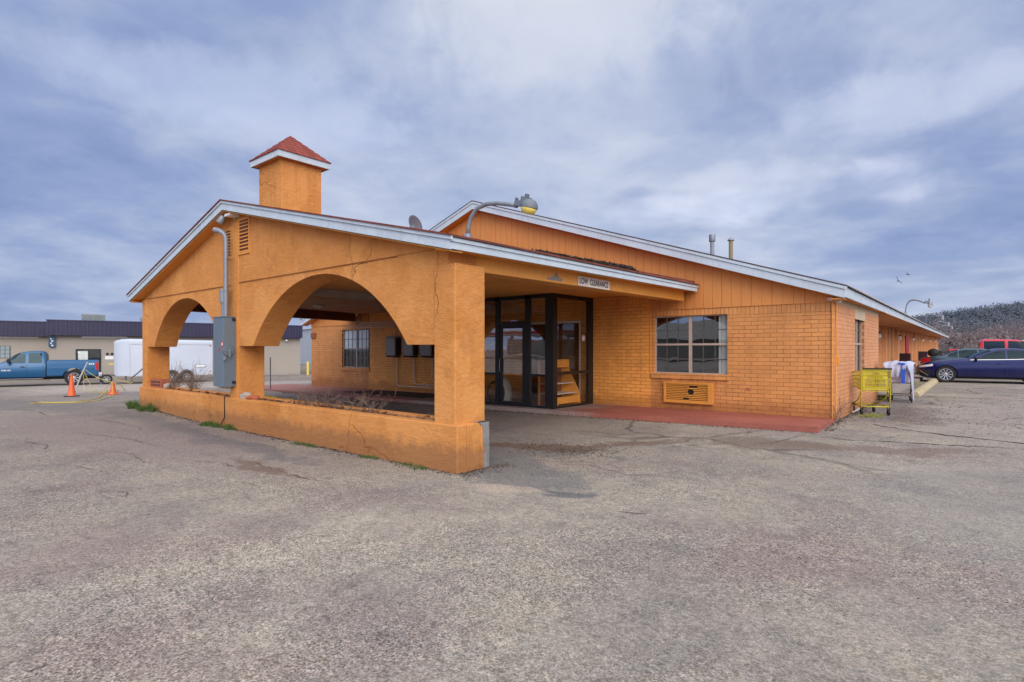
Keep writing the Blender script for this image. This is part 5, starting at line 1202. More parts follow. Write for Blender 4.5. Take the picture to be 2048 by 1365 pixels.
def pickup(name, label, paint_m, loc, rz, crew=False, decal=False, group=None):
    root = thing(name, label, 'pickup truck', loc, rz, group)
    top = [(0, .95), (.06, 1.10), (.35, 1.17), (1.35, 1.24), (1.62, 1.28), (2.15, 1.68), (2.5, 1.84), (2.9, 1.88), (3.1, 1.88), (3.32, 1.84), (3.40, 1.70)]
    if crew: top = [(x if x < 2.6 else x + .55 * ss(2.5, 3.1, x), z) for x, z in top]
    L = top[-1][0]; off = L - 3.40
    bot = [(0, .62), (.1, .48), (.3, .42), (1.6, .42), (L, .42)]
    belt = [(0, .93), (.35, 1.08), (1.6, 1.16), (L, 1.20)]
    wid = [(0, .78), (.12, .90), (.5, .97), (L, .985)]
    c = Car(root, L, .985, top, bot, belt, wid, .20, 60)
    fx = .95; rx = 4.6 + off - (.75 if crew else 0); r = .42
    c.body(paint_m, 'cab', ((fx, r),), r + .075, .60)
    # bed
    x0 = L + .045; x1 = x0 + (1.15 if crew else 2.2)
    m = MB(); prof = [(-.93, .50), (-.985, .56), (-.985, .95), (-.972, 1.20), (-.955, 1.345), (-.925, 1.365), (-.86, 1.365), (-.86, .75), (.86, .75), (.86, 1.365), (.925, 1.365), (.955, 1.345), (.972, 1.20), (.985, .95), (.985, .56), (.93, .50)]
    m.prism(prof, 'x', x0, x1); bed = m.build('bed', paint_m, root, local=True)
    cs = []
    for sg in (-1, 1):
        cc = MB(); cc.lathe([(r + .085, 0), (r + .085, 1.0)], 28, tr(rx, sg * .62, r + .02) @ rot('X', -sg * pi / 2)); k = cc.build('cutter', paint_m, None); k.parent = root; cs.append(k)
    bpy.context.view_layer.update(); bool_cut(bed, cs)
    m = MB(); m.box(x0 + .0, x0 + .05, -.9, .9, .55, 1.34); m.box(x1 - .06, x1 + .012, -.88, .88, .56, 1.35); m.build('tailgate', paint_m, root, local=True, bevel=.01)
    m = MB(); m.box(x1 + .02, x1 + .20, -.92, .92, .46, .66); m.build('rear_bumper', M['chrome'], root, local=True, bevel=.03)
    m = MB(); m.box(.5, x1 - .1, -.62, .62, .34, .50); m.box(1.5, L - .1, -.95, -.80, .36, .42); m.box(1.5, L - .1, .80, .95, .36, .42); m.build('chassis', M['black'], root, local=True)
    m = MB(); m.tube([(1.5, -1.0, .40), (L - .1, -1.0, .40)], .035, 8); m.tube([(1.5, 1.0, .40), (L - .1, 1.0, .40)], .035, 8); m.build('side_step', M['greymetal'], root, local=True)
    for sd in (-1, 1):
        for x in (fx, rx): wheel(root, x, sd * .86, r, .26, sd, 5 if not decal else 8, .62)
        zt = lambda x: min(interp(top, x) - .09, 1.765)
        q = 2.58 + off * .5; wend = L - .16
        for a, b in ((1.90, q), (q + .12, wend)):
            c.patch('side_window', M['cargl'], root, a, b, 1.235, lambda x: max(1.25, zt(x)), sd, .006)
        for x in (1.45, q + .05, L - .10): seam(c, x, .48, 1.20, sd)
        m = MB(); m.box(q - .20, q - .02, sd * .985 - .0 if sd > 0 else -1.012, 1.012 if sd > 0 else -.985, 1.02, 1.06); m.build('door_handle', M['black'] if decal else M['chrome'], root, local=True, bevel=.008)
        m = MB(); m.box(1.88, 1.98, sd * 1.13 - .11, sd * 1.13 + .11, 1.24, 1.46); m.tube([(1.95, sd * .95, 1.26), (1.94, sd * 1.08, 1.28)], .025, 6); m.build('mirror', M['black'] if decal else M['chrome'], root, local=True, bevel=.03)
        m = MB(); ya, yb = sorted((sd * .80, sd * .99)); m.box(x1 - .11, x1 + .03, ya, yb, .82, 1.24); m.build('tail_light', M['redlamp'], root, local=True, bevel=.02)
        c.patch('headlight', M['clearlamp'], root, .02, .30, .80, 1.02, sd, .008)
    c.toppatch('windscreen', M['cargl'], root, 1.68, 2.36, 8)
    m = MB(); m.box(L - .015, L + .006, -.62, .62, 1.26, 1.70); m.build('rear_window', M['cargl'], root, local=True)
    m = MB(); m.box(-.02, .03, -.62, .62, .66, 1.0); m.build('grille', M['chrome'], root, local=True, bevel=.02)
    m = MB(); m.box(-.10, .05, -.88, .88, .46, .64); m.build('front_bumper', M['chrome'], root, local=True, bevel=.03)
    if decal:
        F = lambda x, z: Matrix(((1, 0, 0, x), (0, 0, -1, -.9905), (0, 1, 0, z), (0, 0, 0, 1)))
        text_mesh('bed_decal', '4X4', .15, M['white'], root, F(x1 - .28, 1.15) @ Matrix.Identity(4), .001)
        text_mesh('door_badge', '2500 HD', .10, M['white'], root, F(1.82, .86), .001)
    return root
dv = Vector((.2605, .9655, 0)); nv = Vector((.9655, -.2605, 0)); rzd = atan2(.9655, .2605)
# near-side rear wheel touches the ground at (-37.98, 8.24)
rw = Vector((-37.98, 8.24, 0)) - nv * .98; rt = rw - dv * 4.6
pickup('pickup_truck', 'teal blue extended-cab pickup parked ahead of the white trailer', M['blue_truck'], (rt.x, rt.y, g(-38, 8)), rzd, False, True)
pickup('pickup_truck', 'red crew-cab pickup beyond the parked sedans', M['red_truck'], (3.95, 38.6, g(0, 38)), pi + radians(3), True, False, 'trucks parked along the side')
# dark vehicle further back
root = thing('parked_van', 'dark vehicle with a pale roof edge between the grey sedan and the red pickup', 'car', (-1.4, 46.5, g(0, 46)), radians(3))
topv = [(0, .80), (.1, .95), (.9, 1.08), (1.3, 1.15), (1.9, 1.62), (2.4, 1.74), (3.8, 1.76), (4.5, 1.70), (4.7, 1.2), (4.75, .8)]
c = Car(root, 4.75, .95, topv, [(0, .4), (.3, .25), (4.4, .25), (4.75, .45)], [(0, .78), (1.2, 1.02), (4.5, 1.08), (4.75, .8)], [(0, .7), (.3, .9), (4.3, .95), (4.75, .8)], .22, 50)
c.body(M['dark_suv'], 'body', ((.95, .37), (3.65, .37)), .44, .6)
for sd in (-1, 1):
    for x in (.95, 3.65): wheel(root, x, sd * .82, .37, .24, sd, 6)
    for a, b in ((1.75, 2.6), (2.68, 3.5), (3.58, 4.35)): c.patch('side_window', M['cargl'], root, a, b, 1.10, lambda x: max(1.12, min(interp(topv, x) - .10, 1.62)), sd)
    m = MB(); m.tube([(2.2, sd * .68, 1.77), (2.3, sd * .68, 1.81), (4.2, sd * .68, 1.81), (4.3, sd * .68, 1.76)], .022, 6); m.build('roof_rail', M['chrome'], root, local=True)
c.toppatch('windscreen', M['cargl'], root, 1.38, 2.05, 8)

# white enclosed trailer
tf = Vector((-36.91, 9.8, 0)); rt = tf - nv * 1.02
tl = thing('cargo_trailer', 'white enclosed tandem-axle cargo trailer parked behind the blue pickup', 'trailer', (rt.x, rt.y, g(-37, 10)), rzd)
TL = 4.86
def ring_pts(hw, zb, zt, r):
    pts = [(-hw, zb), (hw, zb)]
    for k in range(7): a = pi / 2 * k / 6; pts.append((hw - r + r * cos(a), zt - r + r * sin(a)))
    for k in range(7): a = pi / 2 + pi / 2 * k / 6; pts.append((-hw + r + r * cos(a), zt - r + r * sin(a)))
    return pts
m = MB(); secs = [(0, .30, 2.40), (.12, .50, 2.47), (.35, .74, 2.53), (.69, 1.0, 2.56), (.75, 1.02, 2.56), (TL, 1.02, 2.50)]
rings = [[(x, y, z) for y, z in ring_pts(hw, .46, zt, .16)] for x, hw, zt in secs]; k = len(rings[0])
m.add([p for r in rings for p in r], [(i * k + j, i * k + (j + 1) % k, (i + 1) * k + (j + 1) % k, (i + 1) * k + j) for i in range(len(rings) - 1) for j in range(k)] + [tuple(range(k)), tuple(range((len(rings) - 1) * k + k - 1, (len(rings) - 1) * k - 1, -1))])
m.build('body', M['trailer'], tl, local=True, smooth=True, autos=.5)
m = MB()
for sd in (-1, 1): ya, yb = sorted((sd * 1.0205, sd * 1.035)); m.box(.70, TL, ya, yb, 2.24, 2.30); m.box(.70, TL, ya, yb, .44, .52); m.box(.70, .74, ya, yb, .52, 2.24); m.box(TL - .05, TL + .004, ya, yb, .52, 2.24)
for xx in (1.95, 3.15, 4.2):
    for sd in (-1, 1): ya, yb = sorted((sd * 1.0202, sd * 1.0235)); m.box(xx, xx + .018, ya, yb, .52, 2.24)
m.build('trim_rail', paint('trailer_trim', (.44, .47, .52), .4, .1), tl, local=True)
m = MB()
for sd in (-1, 1):
    ya, yb = sorted((sd * 1.03, sd * 1.05)); 
    for cxx in (2.76, 3.49):
        arc = [(cxx + .40 * cos(pi * q / 12), .36 + .42 * sin(pi * q / 12)) for q in range(13)]; inn = [(cxx + .35 * cos(pi * q / 12), .36 + .36 * sin(pi * q / 12)) for q in range(12, -1, -1)]
        poly = arc + inn
        for q in range(12): m.add([(arc[q][0], sd * 1.036, arc[q][1]), (arc[q + 1][0], sd * 1.036, arc[q + 1][1]), (inn[11 - q][0], sd * 1.036, inn[11 - q][1]), (inn[12 - q][0], sd * 1.036, inn[12 - q][1]), (arc[q][0], sd * 1.16, arc[q][1]), (arc[q + 1][0], sd * 1.16, arc[q + 1][1]), (inn[11 - q][0], sd * 1.16, inn[11 - q][1]), (inn[12 - q][0], sd * 1.16, inn[12 - q][1])], [(4, 5, 6, 7), (0, 1, 5, 4), (2, 3, 7, 6)])
m.build('fender', M['greymetal'], tl, local=True, fixn=False)
for sd in (-1, 1):
    for x in (2.76, 3.49): wheel(tl, x, sd * 1.09, .345, .2, sd, 6, .60)
m = MB(); m.tube([(0.3, -.45, .50), (-.9, 0, .48)], .05, 6); m.tube([(.3, .45, .50), (-.9, 0, .48)], .05, 6); m.box(-1.02, -.86, -.06, .06, .44, .56); m.tube([(-.65, 0, .1), (-.65, 0, .95)], .035, 8); m.build('tongue', M['greymetal'], tl, local=True)
wheel(tl, -.35, -.35, .28, .1, -1, 6, .65)
for z in (2.16, .62):
    m = MB(); m.box(TL - .16, TL - .08, -1.048, -1.036, z, z + .05); m.build('marker_light', M['redlamp'], tl, local=True)
m = MB(); m.box(TL - .9, TL - .35, -1.0425, -1.0365, .90, 1.05); m.build('maker_plate', M['greymetal'], tl, local=True, bevel=.05)
m = MB(); m.box(TL - .88, TL - .37, -1.0455, -1.043, .92, 1.03); m.build('maker_plate_face', M['white'], tl, local=True, bevel=.04)

# ------------------------------------------------------------------ store on the left
st0 = Vector((-40.31, 23.04, 0)); gz = -.45
sto = thing('store_building', 'low tan store with a dark purple metal mansard and window', 'building', (st0.x, st0.y, gz), rzd)
# local frame: x along dv (0 at right end, negative to the left), +y away from the camera, camera side is -y
def sbox(m, x0, x1, y0, y1, z0, z1): m.box(x0, x1, y0, y1, z0, z1)
m = MB(); sbox(m, -15.2, -.05, .45, 18, -.3, 2.95); sbox(m, -34, -15.2, 3.4, 18, -.3, 2.95); m.build('wall', M['tan'], sto, local=True)
m = MB(); sbox(m, -15.32, 0, 0, .44, 2.84, 3.76); sbox(m, -15.32, -15.0, .44, 3.0, 2.845, 3.758); sbox(m, -34, -15.325, 2.95, 3.39, 2.82, 3.74); sbox(m, -.44, 0, .44, 18, 2.846, 3.76)
m.build('mansard', M['purple'], sto, local=True)
m = MB(); x = -15.3
while x < 0: sbox(m, x, x + .04, -.035, -.001, 2.85, 3.75); x += .22
x = -33.8
while x < -15.4: sbox(m, x, x + .03, 2.92, 2.949, 2.83, 3.73); x += .22
y = .2
while y < 2.9: m.box(-15.35, -15.321, y, y + .03, 2.85, 3.75); y += .4
sbox(m, -15.36, .04, -.05, .5, 3.762, 3.82); sbox(m, -34, -15.37, 2.9, 3.4, 3.745, 3.80)
m.build('mansard_ribs', paint('purple_rib', (.045, .04, .09), .45, .2), sto, local=True)
m = MB(); sbox(m, -15.0, -.1, .44, 17.5, 2.955, 3.3); sbox(m, -34, -15.2, 3.39, 17.5, 2.955, 3.2); m.build('roof', M['hvac'], sto, local=True)
m = MB(); sbox(m, -13.6, -11.2, .40, .449, 2.70, 2.83); sbox(m, -34, -16, 3.35, 3.399, 2.70, 2.80); m.build('light_strip', M['white'], sto, local=True)
m = MB(); sbox(m, -13.92, -12.62, .40, .449, .55, 1.98); wf = m.build('window', M['black_frame'], sto, local=True)
for a, b in ((-13.85, -13.28), (-13.22, -12.68)):
    m = MB(); sbox(m, a, b, .385, .395, .62, 1.92); m.build('pane', M['glass'], wf, local=True)
m = MB(); sbox(m, -13.8, -13.3, .397, .399, .7, 1.85); m.build('blind', M['curtain'], wf, local=True)
for a in (-12.35, -12.1):
    m = MB(); sbox(m, a, a + .14, .43, .449, 1.58, 1.74); m.build('notice', M['black_frame'], sto, local=True)
m = MB(); sbox(m, -12.4, -11.95, .435, .449, 1.30, 1.52); m.build('notice', M['white'], sto, local=True)
m = MB(); sbox(m, -15.26, -14.94, .30, .449, 2.10, 2.75); vs_ = m.build('hanging_sign', M['signblue'], sto, local=True)
m = MB()
for i in range(4): m.lathe([(.055 - .008 * (i % 2), 0), (.02, .012)], 8, tr(-15.10 + .03 * (-1) ** i, .298, 2.2 + i * .14) @ rot('X', pi / 2))
m.build('sign_marks', M['white'], vs_, local=True)
m = MB(); sbox(m, -15.215, -15.2, .9, 1.8, -.1, 2.0); m.build('door', M['dark_beam'], sto, local=True)
m = MB(); sbox(m, -18.6, -17.4, 3.37, 3.399, 1.4, 2.2); gb = m.build('block_window', M['muntin'], sto, local=True)
m = MB()
for i in range(5):
    for j in range(3): sbox(m, -18.58 + i * .235, -18.38 + i * .235, 3.36, 3.37, 1.42 + j * .26, 1.65 + j * .26)
m.build('glass_blocks', paint('glass_block', (.25, .32, .35), .15, .15), gb, local=True)
for a in (-4.5, -8.6, -1.2):
    m = MB(); sbox(m, a, a + .12, .2, .449, 2.62, 2.70); m.lathe([(.09, 0), (.05, .1)], 10, tr(a + .06, .18, 2.60)); m.build('wall_light', M['white'], sto, local=True)
m = MB(); sbox(m, -15.2, -.05, .44, .452, -.2, .12); m.build('plinth', M['concrete'], sto, local=True)
def W_(x, y, z): p = st0 + dv * x - nv * y; return (p.x, p.y, z)
for (a, b, h, lb) in ((-13.75, -12.45, .62, 'boxy grey rooftop unit on the store above its window'), (-10.4, -8.6, .52, 'grey rooftop unit on the store beside the portico left end'), (-5.2, -3.6, 1.25, 'tall pale rooftop unit on the store seen through the left arch'), (-1.9, -.6, .75, 'grey rooftop unit at the right end of the store')):
    hv = thing('rooftop_unit', lb, 'air conditioner', W_(a, 3, gz + 3.3), rzd, 'air conditioners on the store roof')
    m = MB(); m.box(0, b - a, 0, 1.2, 0, h + .45); m.build('casing', M['hvac'], hv, local=True, bevel=.02)
    m = MB(); m.box(.1, (b - a) * .5 - .05, -.012, -.001, .1, h + .35); m.box((b - a) * .5 + .05, b - a - .1, -.012, -.001, .1, h + .35); m.build('side_panel', paint('hvac_panel', (.15, .175, .185), .6, .15), hv, local=True)
# yellow rail and bollards
yr = thing('guard_rail', 'yellow pipe guard rail in front of the store by the trailer nose', 'rail', W_(-12.2, -.8, gz), rzd)
m = MB(); m.box(0, 2.6, -.05, .05, .95, 1.05); m.build('rail', M['ypaint'], yr, local=True, bevel=.02)
for x in (.9, 2.3): m = MB(); m.tube([(x, 0, 0), (x, 0, .95)], .05, 8); m.build('post', M['greymetal'], yr, local=True)
o = MB().lathe([(.09, 0), (.09, .95), (.06, 1.03), (.001, 1.05)], 14).build('bollard', M['ypaint'], None, smooth=True, autos=.6); o.location = (-39.3, 22.9, gz); tag(o, 'yellow steel bollard at the right corner of the store', 'bollard')
# far grey shed, dark car and rails seen in the gap
fs_ = thing('metal_shed', 'pale grey metal shed far beyond the store corner', 'building', (-62, 42, gz), rzd)
m = MB(); m.box(-4, 12, 0, 10, 0, 4.6); m.build('wall', paint('shed_metal', (.36, .39, .43), .5, .1), fs_, local=True)
m = MB(); m.box(-4.2, 12.2, -.2, 10.2, 4.605, 4.8); m.build('roof', M['fascia'], fs_, local=True)
root = thing('parked_suv', 'dark car half hidden by the brick corner beyond the store', 'car', (-47.5, 29.2, gz), radians(40))
c = Car(root, 4.75, .95, topv, [(0, .4), (.3, .25), (4.4, .25), (4.75, .45)], [(0, .78), (1.2, 1.02), (4.5, 1.08), (4.75, .8)], [(0, .7), (.3, .9), (4.3, .95), (4.75, .8)], .22, 40)
c.body(M['dark_suv'], 'body', ((.95, .37), (3.65, .37)), .44, .6)
for sd in (-1, 1):
    for x in (.95, 3.65): wheel(root, x, sd * .82, .37, .24, sd, 6)
    c.patch('side_window', M['cargl'], root, 1.75, 4.3, 1.10, lambda x: max(1.12, min(interp(topv, x) - .10, 1.62)), sd)
c.toppatch('windscreen', M['cargl'], root, 1.38, 2.05, 8)

# cones, stick, rope, stake
def cone(name, label, loc, h, r, rz=0, tilt=0, dark=True):
    t_ = thing(name, label, 'traffic cone', loc, rz, 'traffic cones')
    m = MB(); m.lathe([(r, .03), (r * .92, .05), (r * .30, h * .93), (r * .24, h), (.001, h)], 20); m.build('cone', M['cone'], t_, local=True, smooth=True, autos=.6)
    m = MB(); m.box(-r * 1.3, r * 1.3, -r * 1.3, r * 1.3, 0, .032); m.build('base', M['black'] if dark else M['cone'], t_, local=True, bevel=.012)
    t_.rotation_euler = (tilt, 0, rz); return t_
cone('traffic_cone', 'taller orange traffic cone with black base in front of the blue pickup', (-23.0, 4.93, g(-23, 4.9)), .74, .12, .6)
cone('traffic_cone', 'shorter orange traffic cone left of the portico', (-22.9, 6.05, g(-22.9, 6)), .42, .125, .3, 0, False)
M['pole'] = paint('pale_pole', (.50, .49, .48), .5, .15)
tag(MB().tube([(-31.2, 6.8, g(-31, 6.8)), (-30.85, 6.95, .35), (-30.5, 7.1, .93)], .028, 6).build('leaning_pole', M['pole'], None), 'thin pale pole leaning in front of the blue pickup rear wheel', 'pole')
tag(MB().tube([(-19.75, 5.68, .63), (-18.0, 5.32, .83), (-16.0, 4.93, 1.10)], .016, 6).build('tie_cord', M['greymetal'], None), 'dark cord tied from the left portico pillar to the yellow rope', 'cord')
rope = MB(); rnd = random.Random(6)
def rp(pts, n=14):
    P = []
    for i in range(len(pts) - 1):
        for k in range(n):
            t_ = k / n; a, b = Vector(pts[i]), Vector(pts[i + 1]); q = a.lerp(b, t_); q.z -= .0; P.append(q + Vector((rnd.gauss(0, .012), rnd.gauss(0, .012), rnd.gauss(0, .004))))
    P.append(Vector(pts[-1])); return P
G_ = lambda x, y, h=.02: (x, y, g(x, y) + h)
for pts in ([(-30.7, 7.0, .55), (-30.5, 7.1, .2), G_(-30.0, 7.2), G_(-27.2, 6.9), G_(-25.4, 6.7), G_(-23.6, 6.35), (-23.0, 6.25, .1)],
            [(-30.75, 7.0, .48), G_(-30.3, 6.95), G_(-28.5, 6.7), G_(-26.4, 6.55), G_(-24.2, 6.2), (-23.1, 5.95, .12)],
            [(-30.68, 7.02, .62), (-29.8, 7.3, .25), (-28.4, 7.6, .05), G_(-26.4, 7.4), (-23.6, 6.5, .2), (-22.95, 6.15, .30), (-22.8, 5.95, .1)],
            [(-22.9, 6.05, .42), (-23.0, 5.85, .2), G_(-22.4, 5.6), G_(-21.0, 5.2), G_(-19.6, 4.6), G_(-19.2, 4.1), G_(-19.7, 3.7), G_(-20.3, 3.6)],
            [(-22.8, 6.0, .38), G_(-21.8, 5.75), G_(-20.6, 5.3), G_(-19.3, 4.75), G_(-18.9, 4.3), G_(-19.3, 3.8), G_(-20.0, 3.35)],
            [(-22.9, 6.1, .48), (-22.0, 6.3, .36), (-21.0, 6.1, .44), (-20.3, 5.85, .55), (-19.75, 5.68, .63)]):
    rope.tube(rp(pts), .010, 4)
tag(rope.build('caution_rope', M['yrope'], None, smooth=True), 'tangled yellow rope and tape strung between the two traffic cones', 'rope')
m = MB(); P = [G_(-17.2 + .12 * i + rnd.gauss(0, .03), 8.4 + rnd.gauss(0, .12), .03) for i in range(22)]; m.tube(P, .03, 4); tag(m.build('yellow_tape', M['yrope'], None), 'crumpled yellow tape lying beyond the base wall by the grey cabinet', 'tape')
tag(MB().tube([(-19.82, 10.07, -.05), (-19.83, 10.07, 1.22)], .022, 6).build('marker_stake', M['greymetal'], None), 'thin grey upright stake at the left end of the red walkway', 'stake')
m = MB(); rnd = random.Random(31)
for (bx, by) in ((-25.6, 8.9), (-25.0, 9.4), (-23.4, 10.0), (-22.8, 10.4)): twigs(m, (bx, by, g(bx, by)), 60, 1.0, .55, rnd, .008)
tag(m.build('bare_shrub', M['twig'], None, fixn=False), 'leafless twiggy shrub in front of the white trailer', 'shrub')

# ------------------------------------------------------------------ right side things
def trolley(name, label, loc, rz, mt, sheet=False):
    t_ = thing(name, label, 'shopping cart', loc, rz); r_ = .013
    # local: x along the cart (handle at -x end), z up
    m = MB(); L = .82; hw0, hw1 = .27, .21
    m.tube([(-.42, -hw0, .98), (-.42, hw0, .98)], .018, 8); hd = m.build('handle', M['black'], t_, local=True)
    m = MB()
    for s in (-1, 1):
        m.tube([(-.42, s * hw0, .98), (-.36, s * hw0, .90), (-.36, s * hw0, .52), (-.30, s * hw0, .18), (.40, s * hw1, .18)], r_, 6)
        m.tube([(-.36, s * hw0, .52), (-.05, s * hw0 * .9, .30), (.40, s * hw1, .18)], r_, 6)
        m.tube([(.40, s * hw1, .18), (.36, s * hw1, .50)], r_, 6) if sheet else None
    m.tube([(.40, -hw1, .18), (.40, hw1, .18)], r_, 6); m.tube([(-.30, -hw0, .18), (-.30, hw0, .18)], r_, 6)
    for k in range(5): y = -hw1 + 2 * hw1 * k / 4; m.tube([(-.28, y * 1.2, .20), (.40, y, .20)], .005, 4)
    m.build('frame', M[mt], t_, local=True, smooth=True)
    m = MB(); zb0, zb1 = .50, .60
    def P(u, v, s):   # basket wall point, u along, v height 0..1
        x = -.36 + L * u; hw = hw0 + (hw1 - hw0) * u; zl = zb0 + (zb1 - zb0) * u; zh = .94 - .06 * u
        return (x, s * hw * (.86 + .14 * v), zl + (zh - zl) * v)
    for s in (-1, 1):
        for v in (0, .25, .5, .75, 1): m.tube([P(u, v, s) for u in (0, .5, 1)], .007 if v not in (0, 1) else .011, 5)
        for k in range(13): u = k / 12; m.tube([P(u, 0, s), P(u, 1, s)], .0045, 4)
    for v in (0, .2, .4, .6, .8, 1): m.tube([P(1, v, -1), P(1, v, 1)], .007, 5); m.tube([P(0, v, -1), P(0, v, 1)], .006, 5)
    for k in range(9):
        y = -1 + 2 * k / 8; a, b = P(1, 0, -1), P(1, 0, 1); c, d = P(1, 1, -1), P(1, 1, 1); f_ = (y + 1) / 2
        m.tube([Vector(a).lerp(Vector(b), f_), Vector(c).lerp(Vector(d), f_)], .0045, 4); a0, b0 = P(0, 0, -1), P(0, 0, 1); m.tube([Vector(a0).lerp(Vector(b0), f_), Vector(a).lerp(Vector(b), f_)], .0045, 4)
    m.build('basket', M[mt], t_, local=True)
    if not sheet:
        def arch_panel_x(x, hw, z0, z1):
            m = MB(); n = 14
            top = [(-hw * cos(pi * k / n) * .78, z0 + .06 + (z1 - z0 - .13) * sin(pi * k / n)) for k in range(n + 1)]
            outer = [(-hw, z0)] + [(-hw + 2 * hw * k / n, z1) for k in range(1, n)] + [(hw, z0)]
            for k in range(n): m.add([(x, top[k][0], top[k][1]), (x, top[k + 1][0], top[k + 1][1]), (x, outer[k + 1][0], outer[k + 1][1]), (x, outer[k][0], outer[k][1])], [(0, 1, 2, 3)])
            for k in range(1, 9): y = -hw * .75 + 1.5 * hw * k / 9; zt_ = z0 + .05 + (z1 - z0 - .13) * sqrt(max(0, 1 - (y / (hw * .78)) ** 2)); m.box(x - .004, x + .004, y - .004, y + .004, z0 + .03, zt_)
            m.box(x - .006, x + .006, -hw, hw, z0 - .0, z0 + .05)
            return m
        arch_panel_x(-.33, .25, .53, .97).build('back_flap', M['ycart'], t_, local=True, fixn=False)
        arch_panel_x(-.12, .235, .55, .85).build('seat_flap', M['ycart'], t_, local=True, fixn=False)
    for (x, y) in ((-.30, -hw0 + .02), (-.30, hw0 - .02), (.38, -hw1 + .01), (.38, hw1 - .01)):
        m = MB(); m.lathe([(.03, -.016), (.062, -.016), (.066, 0), (.062, .016), (.03, .016)], 16, tr(x, y, .066) @ rot('X', pi / 2)); m.box(x - .02, x + .02, y - .024, y - .017, .06, .18); m.box(x - .02, x + .02, y + .017, y + .024, .06, .18); m.build('caster', M['black'], t_, local=True, smooth=True, autos=.5)
    return t_
trolley('shopping_cart', 'yellow wire shopping cart standing against the side brick wall', (-1.80, 14.2, g(-1.8, 14)), radians(115), 'ycart')
c2 = trolley('shopping_cart', 'grey shopping cart draped with a white sheet behind the yellow one', (-1.60, 18.1, g(-1.6, 18)), radians(93), 'greymetal', True)
gzc = g(-1.6, 18)
bn = tag(MB().hexa([(-1.87, 17.72, gzc + .50), (-1.36, 17.72, gzc + .50), (-1.37, 18.5, gzc + .55), (-1.86, 18.5, gzc + .55)], [(-1.89, 17.68, gzc + 1.0), (-1.34, 17.68, gzc + 1.0), (-1.34, 18.55, gzc + 1.0), (-1.89, 18.55, gzc + 1.0)]).build('laundry_tub', M['lilac'], None, bevel=.04), 'pale grey tub sitting in the grey shopping cart under the sheet', 'tub')
# sheet: lumpy top with swagged front edge and a long tail at the right
rows = []; rnd = random.Random(14); nx = 44
for j in range(20):
    v = j / 19; r = []
    for i in range(nx + 1):
        u = i / nx; x = -1.93 + .65 * u
        edge = .14 + .26 * sin(pi * min(1, u * 1.25)) * (1 if u < .8 else 0) + (.80 * ss(.78, .90, u))
        if v < .45: y = 18.5 - (18.5 - 17.66) * (v / .45); z = gzc + 1.06 + .022 * sin(u * 7 + v * 6) + .010 * sin(u * 23 + 1) - .05 * (2 * u - 1) ** 4
        else:
            w_ = (v - .45) / .55; y = 17.64 - .05 * sin(w_ * pi) - .02 * sin(u * 30) * w_; z = gzc + 1.05 + .02 * sin(u * 7 + 2.7) + .010 * sin(u * 23 + 1) - .05 * (2 * u - 1) ** 4 - edge * w_
            if u > .82: x = x + .05 * w_ - (u - .9) * .35 * w_
        r.append((x, y, z))
    rows.append(r)
tag(MB().grid(rows).build('draped_sheet', M['sheet'], None, smooth=True, fixn=False), 'white bed sheet draped over the grey shopping cart with a long hanging tail', 'sheet')
tag(MB().box(-1.54, -1.46, 17.59, 17.62, gzc + .50, gzc + 1.0).box(-1.61, -1.46, 17.59, 17.62, gzc + 1.0, gzc + 1.035).build('blue_strap', M['bluecloth'], None), 'bright blue plastic panel hanging on the front of the sheeted cart', 'panel')
tag(MB().tube([(-2.08, 13.9, .15), (-1.98, 14.15, .22)], .018, 6).build('white_pipe', M['pole'], None), 'short white pipe end sticking out at the wall beside the yellow cart', 'pipe')
# parking stops
proto = None
for i, (y, lb) in enumerate(((20.1, 'faded yellow concrete parking stop nearest the shopping carts'), (22.65, 'second faded yellow parking stop from the carts'), (25.2, 'third faded yellow parking stop from the carts'), (27.7, 'faded yellow parking stop just before the blue sedan wheel'))):
    loc = (-1.45 + .002 * i, y, g(-1.45, y + 1))
    if proto is None:
        m = MB(); m.prism([(-.15, 0), (.15, 0), (.13, .07), (.08, .145), (.0, .16), (-.08, .145), (-.13, .07)], 'y', 0, 2.35); proto = m.build('parking_stop', M['conc_yellow'], None, bevel=.015); o = proto
    else: o = proto.copy(); COL.objects.link(o)
    o.location = loc; tag(o, lb, 'parking stop', 'concrete parking stops')
# chairs and grill on the side walkway
def chair(label, loc, rz):
    t_ = thing('patio_chair', label, 'chair', loc, rz, 'chairs on the side walkway')
    m = MB(); m.box(-.25, .25, -.24, .24, .42, .48); m.build('seat', M['chair_fab'], t_, local=True, bevel=.02)
    m = MB(); m.box(-.25, .25, .22, .28, .48, 1.05); m.build('backrest', M['chair_fab'], t_, local=True, bevel=.02)
    for x in (-.24, .24):
        for y in (-.22, .25): m = MB(); m.tube([(x, y, 0), (x, y, .44)], .016, 6); m.build('leg', M['greymetal'], t_, local=True)
        m = MB(); m.box(x - .025, x + .025, -.24, .24, .64, .67); m.build('armrest', M['greymetal'], t_, local=True)
chair('dark maroon chair outside the red door on the side walkway', (-2.75, 34.5, g(-2.5, 34) + .12), radians(160))
chair('brown chair further along the side walkway near the grill', (-2.75, 45.5, g(-2.5, 45) + .12), radians(170))
gr = thing('barbecue_grill', 'black kettle grill on the side walkway beyond the chairs', 'grill', (-2.5, 50.5, g(-2.5, 50) + .12))
m = MB(); m.lathe([(.08, .60), (.28, .70), (.36, .88), (.36, .92), (.30, 1.08), (.12, 1.2), (.001, 1.22)], 18); m.box(-.65, -.36, -.25, .25, .88, .91); m.box(.36, .65, -.25, .25, .88, .91); m.build('bowl', M['black'], gr, local=True, smooth=True, autos=.5)
for x, y in ((-.22, -.2), (.22, -.2), (0, .25)): m = MB(); m.tube([(x, y, 0), (x * .7, y * .7, .7)], .016, 6); m.build('leg', M['greymetal'], gr, local=True)
